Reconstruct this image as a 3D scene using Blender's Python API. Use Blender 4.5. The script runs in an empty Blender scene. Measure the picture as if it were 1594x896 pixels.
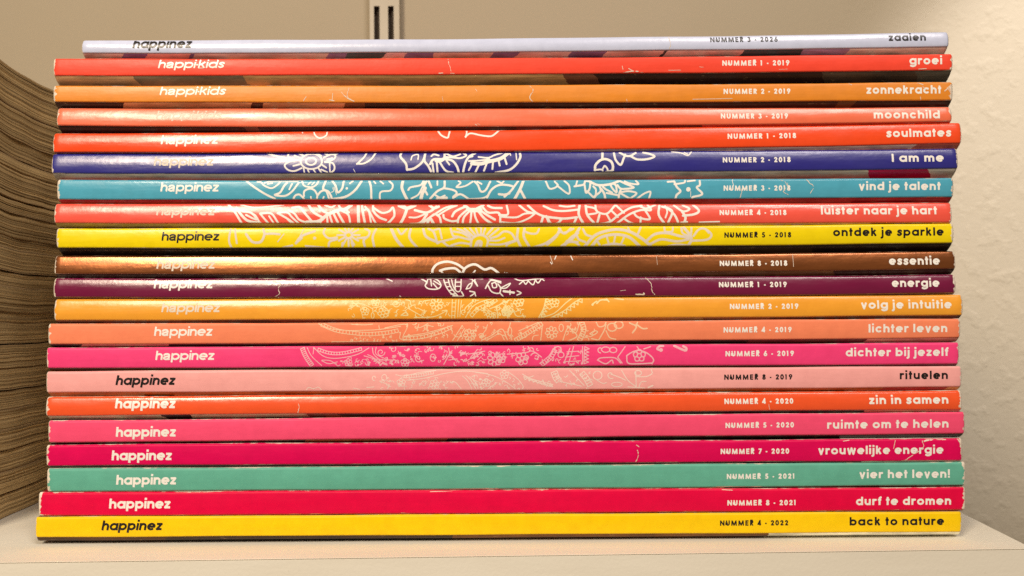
import bpy, math, random
import numpy as np

# ------------------------------------------------------------------ camera, world, lamps, exposure
sc = bpy.context.scene
COL = sc.collection
D = 0.26                       # camera to the plane of the spines (m)
MMPX = 0.0002036               # metres per photograph pixel on that plane
ROLL = math.radians(0.45)
SHELF_Z = -0.0806
WALL_Y = 0.33

cam_d = bpy.data.cameras.new("camera")
cam = bpy.data.objects.new("camera", cam_d)
COL.objects.link(cam)
cam_d.sensor_width = 36.0
cam_d.lens = 36.0 * D / (1594 * MMPX)
cam_d.clip_start = 0.01
cam_d.clip_end = 50
cam_d.dof.use_dof = True
cam_d.dof.focus_distance = D
cam_d.dof.aperture_fstop = 26
cam.location = (0, -D, 0)
from mathutils import Matrix
cam.rotation_euler = (Matrix.Rotation(math.radians(90), 3, 'X') @ Matrix.Rotation(-ROLL, 3, 'Z')).to_euler()
sc.camera = cam

world = bpy.data.worlds.new("World")
sc.world = world
world.use_nodes = True
bg = world.node_tree.nodes["Background"]
bg.inputs[0].default_value = (1.0, 0.80, 0.54, 1)
bg.inputs[1].default_value = 0.15


def aim(o, target):
    from mathutils import Vector
    d = Vector(target) - o.location
    o.rotation_euler = d.to_track_quat('-Z', 'Y').to_euler()


def area(name, loc, target, size, power, color):
    l = bpy.data.lights.new(name, 'AREA')
    l.shape = 'DISK'
    l.size = size
    l.energy = power
    l.color = color
    o = bpy.data.objects.new(name, l)
    o.location = loc
    COL.objects.link(o)
    aim(o, target)
    return o


area("warm_lamp", (-0.34, -0.62, 0.41), (0, 0, 0), 0.24, 6.3, (1.0, 0.84, 0.64))
area("ceiling_lamp", (0.50, -0.85, 1.05), (0.1, 0, 0), 0.5, 10.0, (1.0, 0.91, 0.84))
sp = bpy.data.lights.new("added_wall_spot", 'SPOT')  # added spot with no seen source, brightens the right of the wall
sp.energy = 21.0
sp.color = (1.0, 0.97, 0.98)
sp.spot_size = math.radians(34)
sp.spot_blend = 0.6
sp.shadow_soft_size = 0.03
spo = bpy.data.objects.new("added_wall_spot", sp)
spo.location = (0.55, -0.15, 0.50)
COL.objects.link(spo)
aim(spo, (0.42, WALL_Y, 0.09))

sc.view_settings.view_transform = 'Standard'
sc.view_settings.look = 'None'
sc.view_settings.exposure = 0.0
sc.view_settings.gamma = 1.0
sc.render.engine = 'CYCLES'
sc.cycles.use_denoising = False
sc.cycles.max_bounces = 8


# ------------------------------------------------------------------ helpers
def lin(c):
    return tuple((v / 255 / 12.92) if v / 255 <= 0.04045 else ((v / 255 + 0.055) / 1.055) ** 2.4 for v in c)


ILLUM = (1.06, 0.95, 0.83)


def alb(c):
    """real base colour of something that photographs as sRGB c under the lamps"""
    l = lin(c)
    return tuple(min(0.88, max(0.0025, l[i] / ILLUM[i])) for i in range(3))


def unproj(px, py, y=0.0):
    dx = np.asarray(px, float) - 797
    dy = 448 - np.asarray(py, float)
    c, s = math.cos(ROLL), math.sin(ROLL)
    k = MMPX * (D + y) / D
    return (dx * c + dy * s) * k, (-dx * s + dy * c) * k


class NT:
    def __init__(self, name):
        self.m = bpy.data.materials.new(name)
        self.m.use_nodes = True
        self.t = self.m.node_tree
        self.b = self.t.nodes["Principled BSDF"]

    def n(self, typ, **kw):
        nd = self.t.nodes.new(typ)
        for k, v in kw.items():
            setattr(nd, k, v)
        return nd

    def lk(self, a, b):
        self.t.links.new(a, b)

    def math(self, op, a, b=None, c=None, clamp=False):
        nd = self.n('ShaderNodeMath', operation=op)
        nd.use_clamp = clamp
        for i, v in enumerate((a, b, c)):
            if v is None:
                continue
            if isinstance(v, (int, float)):
                nd.inputs[i].default_value = v
            else:
                self.lk(v, nd.inputs[i])
        return nd.outputs[0]

    def mix(self, fac, a, b):
        nd = self.n('ShaderNodeMix', data_type='RGBA')
        for i, v in ((0, fac), (6, a), (7, b)):
            if isinstance(v, (int, float)):
                nd.inputs[i].default_value = v
            elif isinstance(v, tuple):
                nd.inputs[i].default_value = (*v[:3], 1)
            else:
                self.lk(v, nd.inputs[i])
        return nd.outputs[2]

    def coord(self, kind='Object', scale=(1, 1, 1), loc=(0, 0, 0)):
        tc = self.n('ShaderNodeTexCoord')
        mp = self.n('ShaderNodeMapping')
        mp.inputs['Scale'].default_value = scale
        mp.inputs['Location'].default_value = loc
        self.lk(tc.outputs[kind], mp.inputs[0])
        return mp.outputs[0]

    def noise(self, vec, scale=1.0, detail=3.0, rough=0.5):
        nd = self.n('ShaderNodeTexNoise')
        nd.inputs['Scale'].default_value = scale
        nd.inputs['Detail'].default_value = detail
        nd.inputs['Roughness'].default_value = rough
        self.lk(vec, nd.inputs['Vector'])
        return nd.outputs['Fac']

    def range(self, v, a, b, c=0.0, d=1.0):
        nd = self.n('ShaderNodeMapRange')
        self.lk(v, nd.inputs[0])
        for i, x in enumerate((a, b, c, d)):
            nd.inputs[i + 1].default_value = x
        return nd.outputs[0]

    def bump(self, h, strength, dist, prev=None):
        nd = self.n('ShaderNodeBump')
        nd.inputs['Strength'].default_value = strength
        nd.inputs['Distance'].default_value = dist
        self.lk(h, nd.inputs['Height'])
        if prev is not None:
            self.lk(prev, nd.inputs['Normal'])
        return nd.outputs[0]


def mesh_obj(name, verts, faces, mat, parent=None, uvs=None, smooth=False, mat_ids=None, loc=(0, 0, 0)):
    me = bpy.data.meshes.new(name)
    V = np.asarray(verts, float) - np.asarray(loc, float)
    me.from_pydata(V.tolist(), [], [list(map(int, f)) for f in faces])
    mats = mat if isinstance(mat, (list, tuple)) else [mat]
    for m in mats:
        me.materials.append(m)
    if uvs is not None:
        ul = me.uv_layers.new(name="UVMap")
        idx = np.zeros(len(me.loops), int)
        me.loops.foreach_get("vertex_index", idx)
        ul.data.foreach_set("uv", np.asarray(uvs, np.float32)[idx].ravel())
    if mat_ids is not None:
        me.polygons.foreach_set("material_index", np.asarray(mat_ids, np.int32))
    if smooth:
        me.polygons.foreach_set("use_smooth", np.ones(len(me.polygons), bool))
    me.update()
    o = bpy.data.objects.new(name, me)
    COL.objects.link(o)
    if parent is not None:
        o.parent = parent
    else:
        o.location = loc
    return o


def empty(name, loc, label, cat, group=None):
    o = bpy.data.objects.new(name, None)
    o.empty_display_size = 0.01
    o.location = loc
    COL.objects.link(o)
    o["label"] = label
    o["category"] = cat
    if group:
        o["group"] = group
    return o


def box(x0, x1, y0, y1, z0, z1):
    v = [(x0, y0, z0), (x1, y0, z0), (x1, y1, z0), (x0, y1, z0), (x0, y0, z1), (x1, y0, z1), (x1, y1, z1), (x0, y1, z1)]
    f = [(0, 3, 2, 1), (4, 5, 6, 7), (0, 1, 5, 4), (1, 2, 6, 5), (2, 3, 7, 6), (3, 0, 4, 7)]
    return v, f


def grid_faces(nu, nv, off=0, flip=False):
    """vertex (i,j) = off + i*nv + j"""
    F = []
    for i in range(nu - 1):
        for j in range(nv - 1):
            a = off + i * nv + j
            q = (a, a + 1, a + nv + 1, a + nv)
            F.append(q[::-1] if flip else q)
    return F


def shell(front, back):
    """closed sheet from two (nu,nv,3) grids"""
    nu, nv = front.shape[:2]
    V = np.concatenate([front.reshape(-1, 3), back.reshape(-1, 3)])
    n = nu * nv
    F = grid_faces(nu, nv) + grid_faces(nu, nv, n, True)
    for i in range(nu - 1):
        a, b = i * nv, (i + 1) * nv
        F.append((a, b, n + b, n + a))
        a, b = i * nv + nv - 1, (i + 1) * nv + nv - 1
        F.append((b, a, n + a, n + b))
    for j in range(nv - 1):
        a, b = j, j + 1
        F.append((b, a, n + a, n + b))
        a, b = (nu - 1) * nv + j, (nu - 1) * nv + j + 1
        F.append((a, b, n + b, n + a))
    return V, F


# ------------------------------------------------------------------ print: strokes -> filled outlines (marching squares)
def catmull(p, k=5):
    p = np.asarray(p, float)
    if len(p) < 3:
        return p
    q = np.vstack([2 * p[0] - p[1], p, 2 * p[-1] - p[-2]])
    out = []
    for i in range(1, len(q) - 2):
        for t in np.arange(k) / k:
            a, b, c, d = q[i - 1], q[i], q[i + 1], q[i + 2]
            out.append(0.5 * (2 * b + (c - a) * t + (2 * a - 5 * b + 4 * c - d) * t * t + (3 * b - a - 3 * c + d) * t ** 3))
    out.append(p[-1])
    return np.array(out)


def sdf_strokes(strokes, X, Y, butt=False):
    """strokes: list of (points, half width). X, Y: 1-d grids. Returns the distance field."""
    S = np.full((len(Y), len(X)), 99.0)
    pad = 1.0
    for pts, hw in strokes:
        pts = np.asarray(pts, float)
        n = len(pts)
        for i in range(n - 1):
            (x0, y0), (x1, y1) = pts[i], pts[i + 1]
            ax, bx = min(x0, x1) - hw - pad, max(x0, x1) + hw + pad
            ay, by = min(y0, y1) - hw - pad, max(y0, y1) + hw + pad
            i0, i1 = np.searchsorted(X, ax), np.searchsorted(X, bx)
            j0, j1 = np.searchsorted(Y, ay), np.searchsorted(Y, by)
            if i1 <= i0 or j1 <= j0:
                continue
            gx, gy = X[i0:i1][None, :] - x0, Y[j0:j1][:, None] - y0
            dx, dy = x1 - x0, y1 - y0
            L = math.hypot(dx, dy) or 1e-9
            ux, uy = dx / L, dy / L
            a = gx * ux + gy * uy
            pr = np.abs(-gx * uy + gy * ux)
            t = np.clip(a, 0, L)
            cap = np.hypot(a - t, pr) - hw
            if butt and (i == 0 or i == n - 2):
                lo = -a if i == 0 else np.where(a < 0, -99, -99.0)
                hi = a - L if i == n - 2 else np.full_like(a, -99.0)
                d = np.maximum(pr - hw, np.maximum(lo, hi))
                if i != 0:
                    d = np.where(a < 0, cap, d)
                if i != n - 2:
                    d = np.where(a > L, cap, d)
            else:
                d = cap
            sub = S[j0:j1, i0:i1]
            np.minimum(sub, d, out=sub)
    return S


def fill(S, X, Y):
    """polygons where S<0 -> (verts in the plane, faces)"""
    ny, nx = S.shape
    S = np.where(np.abs(S) < 1e-6, 1e-6, S)
    ins = S < 0
    code = ins[:-1, :-1] * 1 + ins[:-1, 1:] * 2 + ins[1:, 1:] * 4 + ins[1:, :-1] * 8
    V, F = [], []

    def add(poly):
        b = len(V)
        V.extend(poly)
        F.append(tuple(range(b, b + len(poly))))

    for j in range(ny - 1):
        full = code[j] == 15
        i = 0
        row = np.flatnonzero(full)
        if len(row):
            splits = np.split(row, np.flatnonzero(np.diff(row) > 1) + 1)
            for r in splits:
                for k in range(0, len(r), 16):
                    a, b = r[k], r[min(k + 15, len(r) - 1)] + 1
                    add([(X[a], Y[j]), (X[b], Y[j]), (X[b], Y[j + 1]), (X[a], Y[j + 1])])
    jj, ii = np.nonzero((code > 0) & (code < 15))
    for j, i in zip(jj, ii):
        P = [(X[i], Y[j]), (X[i + 1], Y[j]), (X[i + 1], Y[j + 1]), (X[i], Y[j + 1])]
        s = [S[j, i], S[j, i + 1], S[j + 1, i + 1], S[j + 1, i]]
        poly = []
        for k in range(4):
            a, b = k, (k + 1) % 4
            if s[a] < 0:
                poly.append(P[a])
            if (s[a] < 0) != (s[b] < 0):
                t = s[a] / (s[a] - s[b])
                poly.append((P[a][0] + t * (P[b][0] - P[a][0]), P[a][1] + t * (P[b][1] - P[a][1])))
        if len(poly) >= 3:
            add(poly)
    return np.array(V) if V else np.zeros((0, 2)), F


# ------------------------------------------------------------------ stroke lettering (x-height or cap height = 1, y up)
def arc(cx, cy, rx, ry, a0, a1, n=18):
    t = np.radians(np.linspace(a0, a1, n))
    return [(cx + rx * math.cos(q), cy + ry * math.sin(q)) for q in t]


def lower_glyph(ch, h, helv=False):
    if ch in 'eags':
        h = h * .90
    """geometric sans, lower case: list of centre lines and the advance width"""
    r = 0.5 - h
    rx = r * 1.05
    cx = h + rx
    full = arc(cx, 0.5, rx, r, 0, 360, 32)
    w = 2 * cx
    A, DSC = 1.36, -0.36
    if ch == 'o':
        return [full], w
    if ch == 'a' and not helv:
        return [full, [(cx + rx, 0), (cx + rx, 1)]], w
    if ch == 'a':
        R = 0.80 - h
        return [[(h, 0.70)] + arc(0.41, 0.68, 0.41 - h, 0.32 - h, 165, 0, 12) + [(R, 0.22), (R + 0.06, 0)],
                [(R, 0.56)] + [(0.45, 0.53)] + arc(0.40, 0.29, 0.40 - h, 0.29 - h * 0.95, 100, 300, 12) + [(R, 0.25)]], 0.92
    if ch == 'b':
        return [full, [(h, 0), (h, A)]], w
    if ch == 'd':
        return [full, [(cx + rx, 0), (cx + rx, A)]], w
    if ch == 'p':
        return [full, [(h, DSC), (h, 1)]], w
    if ch == 'c':
        return [arc(cx, 0.5, rx, r, 45, 315, 26)], w * 0.93
    if ch == 'e':
        return [arc(cx, 0.5, rx, r, 2, 308, 28), [(h * 0.9, 0.5), (cx + rx + h * 0.6, 0.5)]], w
    if ch == 'g':
        return [full, [(cx + rx, 1)] + arc(cx, -0.02, rx, 0.30 - h * 0.4, 0, -150, 14)], w
    if ch in 'hn':
        q = 0.31
        return [[(h, 0), (h, A if ch == 'h' else 1)], arc(h + q, 1 - h - q, q, q, 180, 0, 14) + [(h + 2 * q, 0)]], 2 * q + 2 * h
    if ch == 'u':
        q = 0.31
        return [[(h + 2 * q, 0), (h + 2 * q, 1)], [(h, 1)] + arc(h + q, h + q, q, q, 180, 360, 14)], 2 * q + 2 * h
    if ch == 'm':
        q = 0.265
        return [[(h, 0), (h, 1)], arc(h + q, 1 - h - q, q, q, 180, 0, 12) + [(h + 2 * q, 0)],
                arc(h + 3 * q, 1 - h - q, q, q, 180, 0, 12) + [(h + 4 * q, 0)]], 4 * q + 2 * h
    if ch == 'i':
        return [[(h, 0), (h, 1)], [(h, 1.16), (h, 1.16 + 2 * h)]], 2 * h
    if ch == 'l':
        return [[(h, 0), (h, A)]], 2 * h
    if ch == 'I':
        return [[(h, 0), (h, 1.34)]], 2 * h
    if ch == '!':
        return [[(h, 0.40), (h, A)], [(h, 0), (h, 2 * h)]], 2 * h
    if ch == 'j':
        return [[(h, 1), (h, -0.14)] + arc(h - 0.16, -0.14, 0.16, 0.14, -10, -90, 6) + [(h - 0.24, -0.28)], [(h, 1.16), (h, 1.16 + 2 * h)]], 2 * h
    if ch == 'k':
        return [[(h, 0), (h, A)], [(0.80 - h, 1.0), (h + 0.10, 0.50)], [(0.34, 0.62), (0.86 - h, 0)]], 0.84
    if ch == 'r':
        return [[(h, 0), (h, 1)], arc(h + 0.31, 1 - h - 0.31, 0.31, 0.31, 180, 68, 10)], 0.62
    if ch == 's':
        return [catmull([(0.66, 0.76), (0.52, 0.87), (0.33, 0.86), (0.18, 0.72), (0.30, 0.56), (0.50, 0.47), (0.60, 0.30), (0.46, 0.14), (0.26, 0.13), (0.10, 0.27)], 4)], 0.74
    if ch == 't':
        return [[(0.24, 0), (0.24, 1.30)], [(0, 1 - h * 0.9), (0.50, 1 - h * 0.9)]], 0.50
    if ch == 'f':
        return [[(0.24, 0), (0.24, 1.0)] + arc(0.24 + 0.22, 1.02, 0.22, 0.34 - h * 0.7, 180, 88, 8), [(0, 1 - h * 0.9), (0.48, 1 - h * 0.9)]], 0.48
    if ch == 'v':
        return [[(h * 0.9, 1), (0.44, 0.04), (0.88 - h * 0.9, 1)]], 0.88
    if ch == 'w':
        return [[(h * 0.9, 1), (0.38, 0.05), (0.66, 0.95), (0.94, 0.05), (1.32 - h * 0.9, 1)]], 1.32
    if ch == 'z':
        return [[(0.04, 1 - h), (0.66 - h * 0.2, 1 - h), (h * 1.0, h), (0.74, h)]], 0.76
    if ch == '.':
        return [[(h, 0.42), (h, 0.42 + 2 * h)]], 2 * h
    if ch == '-':
        return [[(0.0, 0.47), (0.36, 0.47)]], 0.36
    return [], 0.3


def cap_glyph(ch, h):
    if ch in '035689':
        h = h * .86
    if ch == 'N':
        return [[(h, 0), (h, 1)], [(h, 1 - h * .5), (0.82 - h, h * .5)], [(0.82 - h, 0), (0.82 - h, 1)]], 0.82
    if ch == 'U':
        return [[(h, 1), (h, 0.38)] + arc(0.36, 0.38, 0.36 - h, 0.38 - h, 180, 360, 14) + [(0.72 - h, 1)]], 0.72
    if ch == 'M':
        return [[(h, 0), (h + 0.06, 0.98)], [(h + 0.05, 0.95), (0.52, 0.10), (0.99 - h, 0.95)], [(1.04 - h, 0), (0.98 - h, 0.98)]], 1.04
    if ch == 'E':
        return [[(h, 0), (h, 1)], [(h, 1 - h), (0.58, 1 - h * .9)], [(h, 0.51), (0.56, 0.51)], [(h, h * .9), (0.58, h * .9)]], 0.60
    if ch == 'R':
        return [[(h, 0), (h, 1)], [(h, 1 - h), (0.30, 1 - h)] + arc(0.30, 0.71, 0.32 - h, 0.29 - h, 90, -90, 12) + [(h, 0.42)], [(0.28, 0.42), (0.60 - h * .5, 0)]], 0.62
    if ch == '0':
        return [arc(0.31, 0.5, 0.31 - h, 0.5 - h, 0, 360, 26)], 0.62
    if ch == '1':
        return [[(0.28 - h, 0), (0.28 - h, 1)], [(0.0, 1 - h), (0.26 - h, 1 - h)]], 0.40
    if ch == '2':
        return [arc(0.30, 0.68, 0.30 - h, 0.32 - h, 175, -28, 14) + [(h * 1.2, h), (0.60, h)]], 0.60
    if ch == '3':
        return [arc(0.28, 0.74, 0.27 - h, 0.26 - h, 160, -90, 12), arc(0.28, 0.28, 0.31 - h, 0.28 - h, 90, -160, 14)], 0.60
    if ch == '4':
        return [[(0.46, 0), (0.46, 0.96), (0.08, 0.26), (0.64, 0.26)]], 0.64
    if ch == '5':
        return [[(0.54, 1 - h), (0.20, 1 - h), (0.16, 0.56)] + arc(0.28, 0.32, 0.31 - h, 0.32 - h, 105, -150, 14)], 0.60
    if ch == '6':
        return [arc(0.31, 0.31, 0.31 - h, 0.31 - h, 0, 360, 22), [(h, 0.36), (0.42, 1.0)]], 0.62
    if ch == '7':
        return [[(0.02, 1 - h), (0.50, 1 - h), (0.16, 0)]], 0.58
    if ch == '8':
        return [arc(0.30, 0.75, 0.265 - h, 0.25 - h, 0, 360, 20), arc(0.30, 0.28, 0.30 - h, 0.28 - h, 0, 360, 20)], 0.60
    if ch == '9':
        return [arc(0.31, 0.69, 0.31 - h, 0.31 - h, 0, 360, 22), [(0.62 - h, 0.64), (0.20, 0)]], 0.62
    if ch == '-':
        return [[(0.0, 0.40), (0.28, 0.40)]], 0.28
    return [], 0.30


def text_strokes(txt, x0, x1, base, size, h, kind, slope=0.0, shear=0.0, track=0.13):
    """centre lines in photograph pixels (y down) fitted between x0 and x1"""
    pen, out = 0.0, []
    for ch in txt:
        if ch == ' ':
            pen += 0.50
            continue
        g, w = cap_glyph(ch, h) if kind == 'caps' else lower_glyph(ch, h, kind == 'helv')
        for l in g:
            out.append(np.array([(pen + x + shear * y, y) for x, y in l]))
        pen += w + track
    allx = np.concatenate([l[:, 0] for l in out])
    lo, hi = allx.min() - h, allx.max() + h
    k = (x1 - x0) / (hi - lo)
    res = []
    for l in out:
        X = x0 + (l[:, 0] - lo) * k
        Y = base - l[:, 1] * size + slope * (X - x0)
        res.append((np.stack([X, Y], 1), h * (size * 0.62 + k * 0.38)))
    return res


# ------------------------------------------------------------------ line ornaments, a small drawing language
def parse_art(blocks):
    out = []
    for ox, oy, s, txt in blocks:
        rnd = random.Random(int(ox * 7 + oy))

        def put(pts, w, smooth=True):
            p = catmull(pts) if smooth else np.asarray(pts, float)
            out.append((p / s + np.array([ox, oy]), w / 2))
        for item in txt.split('|'):
            t = item.split()
            if not t:
                continue
            k = t[0]
            if k == 'F':      # flower: x y r petals width
                x, y, r, n, w = map(float, t[1:6])
                n = int(n)
                for i in range(n):
                    a = 2 * math.pi * i / n + 0.3
                    b = 2 * math.pi * (i + 1) / n + 0.3
                    m = (a + b) / 2
                    put([(x + r * .38 * math.cos(a), y + r * .38 * math.sin(a)), (x + r * .85 * math.cos(a + .12), y + r * .85 * math.sin(a + .12)),
                         (x + r * 1.05 * math.cos(m), y + r * 1.05 * math.sin(m)), (x + r * .85 * math.cos(b - .12), y + r * .85 * math.sin(b - .12)),
                         (x + r * .38 * math.cos(b), y + r * .38 * math.sin(b))], w)
                put([(x + r * .36 * math.cos(q), y + r * .36 * math.sin(q)) for q in np.linspace(0, 6.283, 10)], w)
            elif k == 'O':    # ring: x y rx ry width
                x, y, rx, ry, w = map(float, t[1:6])
                put([(x + rx * math.cos(q), y + ry * math.sin(q)) for q in np.linspace(0, 6.283, 22)], w)
            elif k == 'D':    # dot: x y diameter(px)
                x, y, w = map(float, t[1:4])
                put([(x, y), (x + .5, y)], w, False)
            elif k == 'Y':    # rays: x y r0 r1 a0 a1 n w
                x, y, r0, r1, a0, a1, n, w = map(float, t[1:9])
                for q in np.radians(np.linspace(a0, a1, int(n))):
                    put([(x + r0 * math.cos(q), y + r0 * math.sin(q)), (x + r1 * math.cos(q), y + r1 * math.sin(q))], w, False)
            elif k == 'S':    # spiral: x y r turns start w
                x, y, r, tn, a0, w = map(float, t[1:7])
                q = np.linspace(0, 1, 16)
                put([(x + r * (1 - .75 * v) * math.cos(math.radians(a0) + v * tn * 6.283), y + r * (1 - .75 * v) * math.sin(math.radians(a0) + v * tn * 6.283)) for v in q], w)
            elif k in 'LZ':   # ladder / zigzag along a line: amp n w pts
                amp, n, w = map(float, t[1:4])
                p = catmull([tuple(map(float, c.split(','))) for c in t[4:]], 12)
                sl = np.concatenate([[0], np.cumsum(np.hypot(*np.diff(p, axis=0).T))])
                tt = np.linspace(0, sl[-1], int(n) * 2 + 1)
                c = np.stack([np.interp(tt, sl, p[:, 0]), np.interp(tt, sl, p[:, 1])], 1)
                g = np.gradient(c, axis=0)
                g /= np.linalg.norm(g, axis=1)[:, None] + 1e-9
                nn = np.stack([-g[:, 1], g[:, 0]], 1)
                if k == 'L':
                    put(c + nn * amp, w)
                    put(c - nn * amp, w)
                    for i in range(0, len(c), 2):
                        put([c[i] + nn[i] * amp, c[i] - nn[i] * amp], w, False)
                else:
                    put(c, w)
                    z = c.copy()
                    z[1::2] += nn[1::2] * amp
                    put(z, w, False)
            elif k == 'R':    # loose leafy curls inside a rectangle: x0 y0 x1 y1 n size w
                x0, y0, x1, y1, n, size, w = map(float, t[1:8])
                n, size, w = n * 2.4, size * .72, w * .85
                for i in range(int(n)):
                    x = x0 + (x1 - x0) * (i + rnd.random()) / n
                    y = y0 + (y1 - y0) * rnd.random()
                    a = rnd.random() * 6.28
                    b = rnd.choice((-1, 1)) * rnd.uniform(1.2, 3.4)
                    L = size * rnd.uniform(.7, 1.3)
                    pts, q = [(x, y)], a
                    for st in range(5):
                        pts.append((pts[-1][0] + L / 5 * math.cos(q), pts[-1][1] + L / 5 * math.sin(q)))
                        q += b / 5 * (1 + st * .35)
                    put(pts, w)
                    if rnd.random() < .55:
                        mx, my = pts[2]
                        put([(mx, my), (mx + L * .35 * math.cos(a - 1.1), my + L * .35 * math.sin(a - 1.1))], w, False)
                    if rnd.random() < .25:
                        put([(pts[-1][0] + L * .14 * math.cos(v), pts[-1][1] + L * .14 * math.sin(v)) for v in np.linspace(0, 6.28, 8)], w)
            else:             # plain line: width pts
                w = float(k)
                put([tuple(map(float, c.split(','))) for c in t[1:]], w)
    return out


ART = {}
K5 = 1594 / 300.0
ART[5] = [(400, 190, 3.188, "2.4 280,40 290,65 315,80 345,65 350,45 385,40|2 222,44 226,52|3 895,38 915,65 945,78 953,60 957,38|2.6 1010,38 1040,42 1036,75|3 1035,72 1060,55 1110,65 1160,70 1185,55 1202,38|2 1300,34 1340,36")]
ART[6] = [(350, 230, K5,
  "3 345,42 420,65 520,85 560,95|O 715 112 42 30 3.2|O 718 112 88 64 3|3 630,100 560,110 510,130 500,155 530,185 580,192 640,168|3 570,150 620,138|3 528,40 525,70 560,95 630,105|2.8 575,62 625,85|3 600,40 650,62|3 720,40 705,52|3 765,45 795,65|3 820,80 870,55 905,55 915,75 890,100 830,115|3 815,40 850,55|3 905,55 940,40|3 830,118 890,125 910,155 905,185 880,205|2.6 870,130 872,200|3 805,140 842,165|2.6 655,165 660,205|2.6 690,185 702,210|2.6 735,180 755,210|2.8 775,165 800,205|2.8 800,180 850,202|3 850,95 890,85|3 1172,40 1150,80 1095,135|3 1095,132 1150,130 1210,95 1247,40|1 1066,175 1080,205"),
 (600, 230, K5,
  "4 130,40 125,75 170,130 180,180|4 180,182 240,170 300,125 320,85 330,40|2.4 212,100 225,65 270,55 270,95|4 325,60 325,110 355,150 378,195|4 370,135 400,95 480,90 490,40|3.2 380,68 400,52 440,62|6 420,105 450,110 480,95|3.5 390,130 400,205|3.5 425,115 432,205|3.5 450,120 500,190 560,205|4 480,90 550,105 590,150 608,205|3.4 490,75 560,80 620,85 668,62 640,40|3 500,45 560,70 620,50|3 505,105 530,140|4 745,40 690,75 660,130 642,205|3 700,75 720,70|6.5 715,130 790,132 850,115 950,90 1010,45|3 720,130 690,185|3.4 780,130 745,200|3.4 840,125 815,190|3.4 890,115 885,175|3.4 935,100 945,148|3.4 985,80 1002,135|3 770,75 850,82 900,60 965,40|3 690,110 780,105 860,95|4 1112,40 1115,80 1080,140 1020,185 910,206|2.2 1080,45 1085,98|2.5 1030,45 1035,60"),
 (880, 230, K5,
  "4.2 308,35 305,90|4.4 245,185 248,145 285,105 330,93 375,112 392,150 390,185|3 240,185 300,180 310,200|3 310,170 325,150 345,172 352,195|3 330,200 395,185|3.8 402,40 415,100 455,142 480,90 495,55|3.6 450,38 500,65 540,65 582,40|3.8 545,72 590,95 650,97 700,88 737,70 700,50 645,38|2.2 880,30 960,42 1012,62 1045,30|2 985,38 1010,50")]
ART[7] = [(350, 273, K5,
  "3.6 175,40 230,85 330,150 415,192|3 270,50 300,55 330,85 390,105 440,75 460,50|3 330,60 400,45 600,45|2.4 355,70 395,62|3.6 415,160 460,140 490,90 515,60|3.4 420,165 500,168 560,130 612,60|3 535,115 557,70|3 640,50 660,85 720,97 760,75 775,45|2.2 690,75 712,55|2.2 722,78 742,55|3.4 568,192 585,165 620,158 655,192|3.4 655,170 660,130 700,110 740,120 765,160 762,192|3.4 768,165 800,130 840,130 862,192|2.6 712,175 714,192|2.6 820,175 812,192|3.8 835,45 815,110 860,135 885,190 870,208|3.6 890,45 920,90 935,140 970,110 985,45|D 1010 107 4.4|3 1060,45 1035,65|4 1132,45 1080,120 1000,175 880,197|3.8 1193,40 1210,100 1212,195|2.6 1232,45 1247,65|2.6 1285,45 1312,68|3.2 1360,45 1390,80 1370,125 1290,138 1283,218|1.2 895,100 900,130 880,140|1.2 905,95 925,160"),
 (600, 273, K5,
  "5 145,45 137,100 160,160 178,195|3.4 190,120 210,98 290,80 315,45|3 215,190 270,160 300,110 325,50|6 330,105 305,150 295,190|3.6 340,48 320,100 347,158|4 358,48 380,98|3 430,45 430,78|3.8 490,45 485,100 430,130 370,192|3.6 485,105 560,120 590,145 560,178|3 410,160 450,180 492,165|5 430,190 505,185|3.6 560,185 620,155 690,195|3 680,195 800,188 850,165|3 605,45 622,62 588,97 660,87 722,50|3.6 738,50 765,80 790,132 830,120 867,50|3 760,50 795,70|3.8 840,182 880,115 950,77 1052,90 1040,125 985,175|4 938,155 985,158 1025,148|3 925,45 960,62 978,48|3.6 1098,45 1060,98|5 1140,45 1115,110 1070,192|4.4 1115,118 1155,192|3.2 1325,45 1360,110 1425,85 1400,50|3.2 1420,85 1515,152 1518,85 1480,45"),
 (850, 273, K5,
  "3.6 235,90 310,75 325,45 370,50|3 258,42 245,90|3.6 318,80 330,142 357,115 367,60|4.4 360,50 430,80 530,72 610,42|3.4 340,130 400,182 412,120 390,90|3.6 400,172 450,130 440,85|4 455,110 480,150 490,192|3.4 470,95 495,115 545,142|3.4 500,145 590,162|3.4 530,75 550,110 582,140 577,85 560,70|3.6 590,80 610,105 640,112 724,100 660,70 615,48|3.2 650,48 690,65 762,72 742,42|3.6 620,110 605,150 600,192|3.4 610,140 680,130 747,147 700,188|3.4 620,150 695,192|3.2 755,190 810,150 862,135 850,192|3.4 1005,52 1060,48|3.8 1060,50 1080,95 1110,130 1080,160 1070,192|3.2 1060,72 1138,60 1150,42|3.2 1170,48 1230,40|3.6 1270,45 1270,80 1245,100 1290,147 1270,165 1215,177 1208,192|D 1175 115 8|1.1 1550,25 1540,45 1550,85|1 1195,130 1195,175")]
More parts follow.
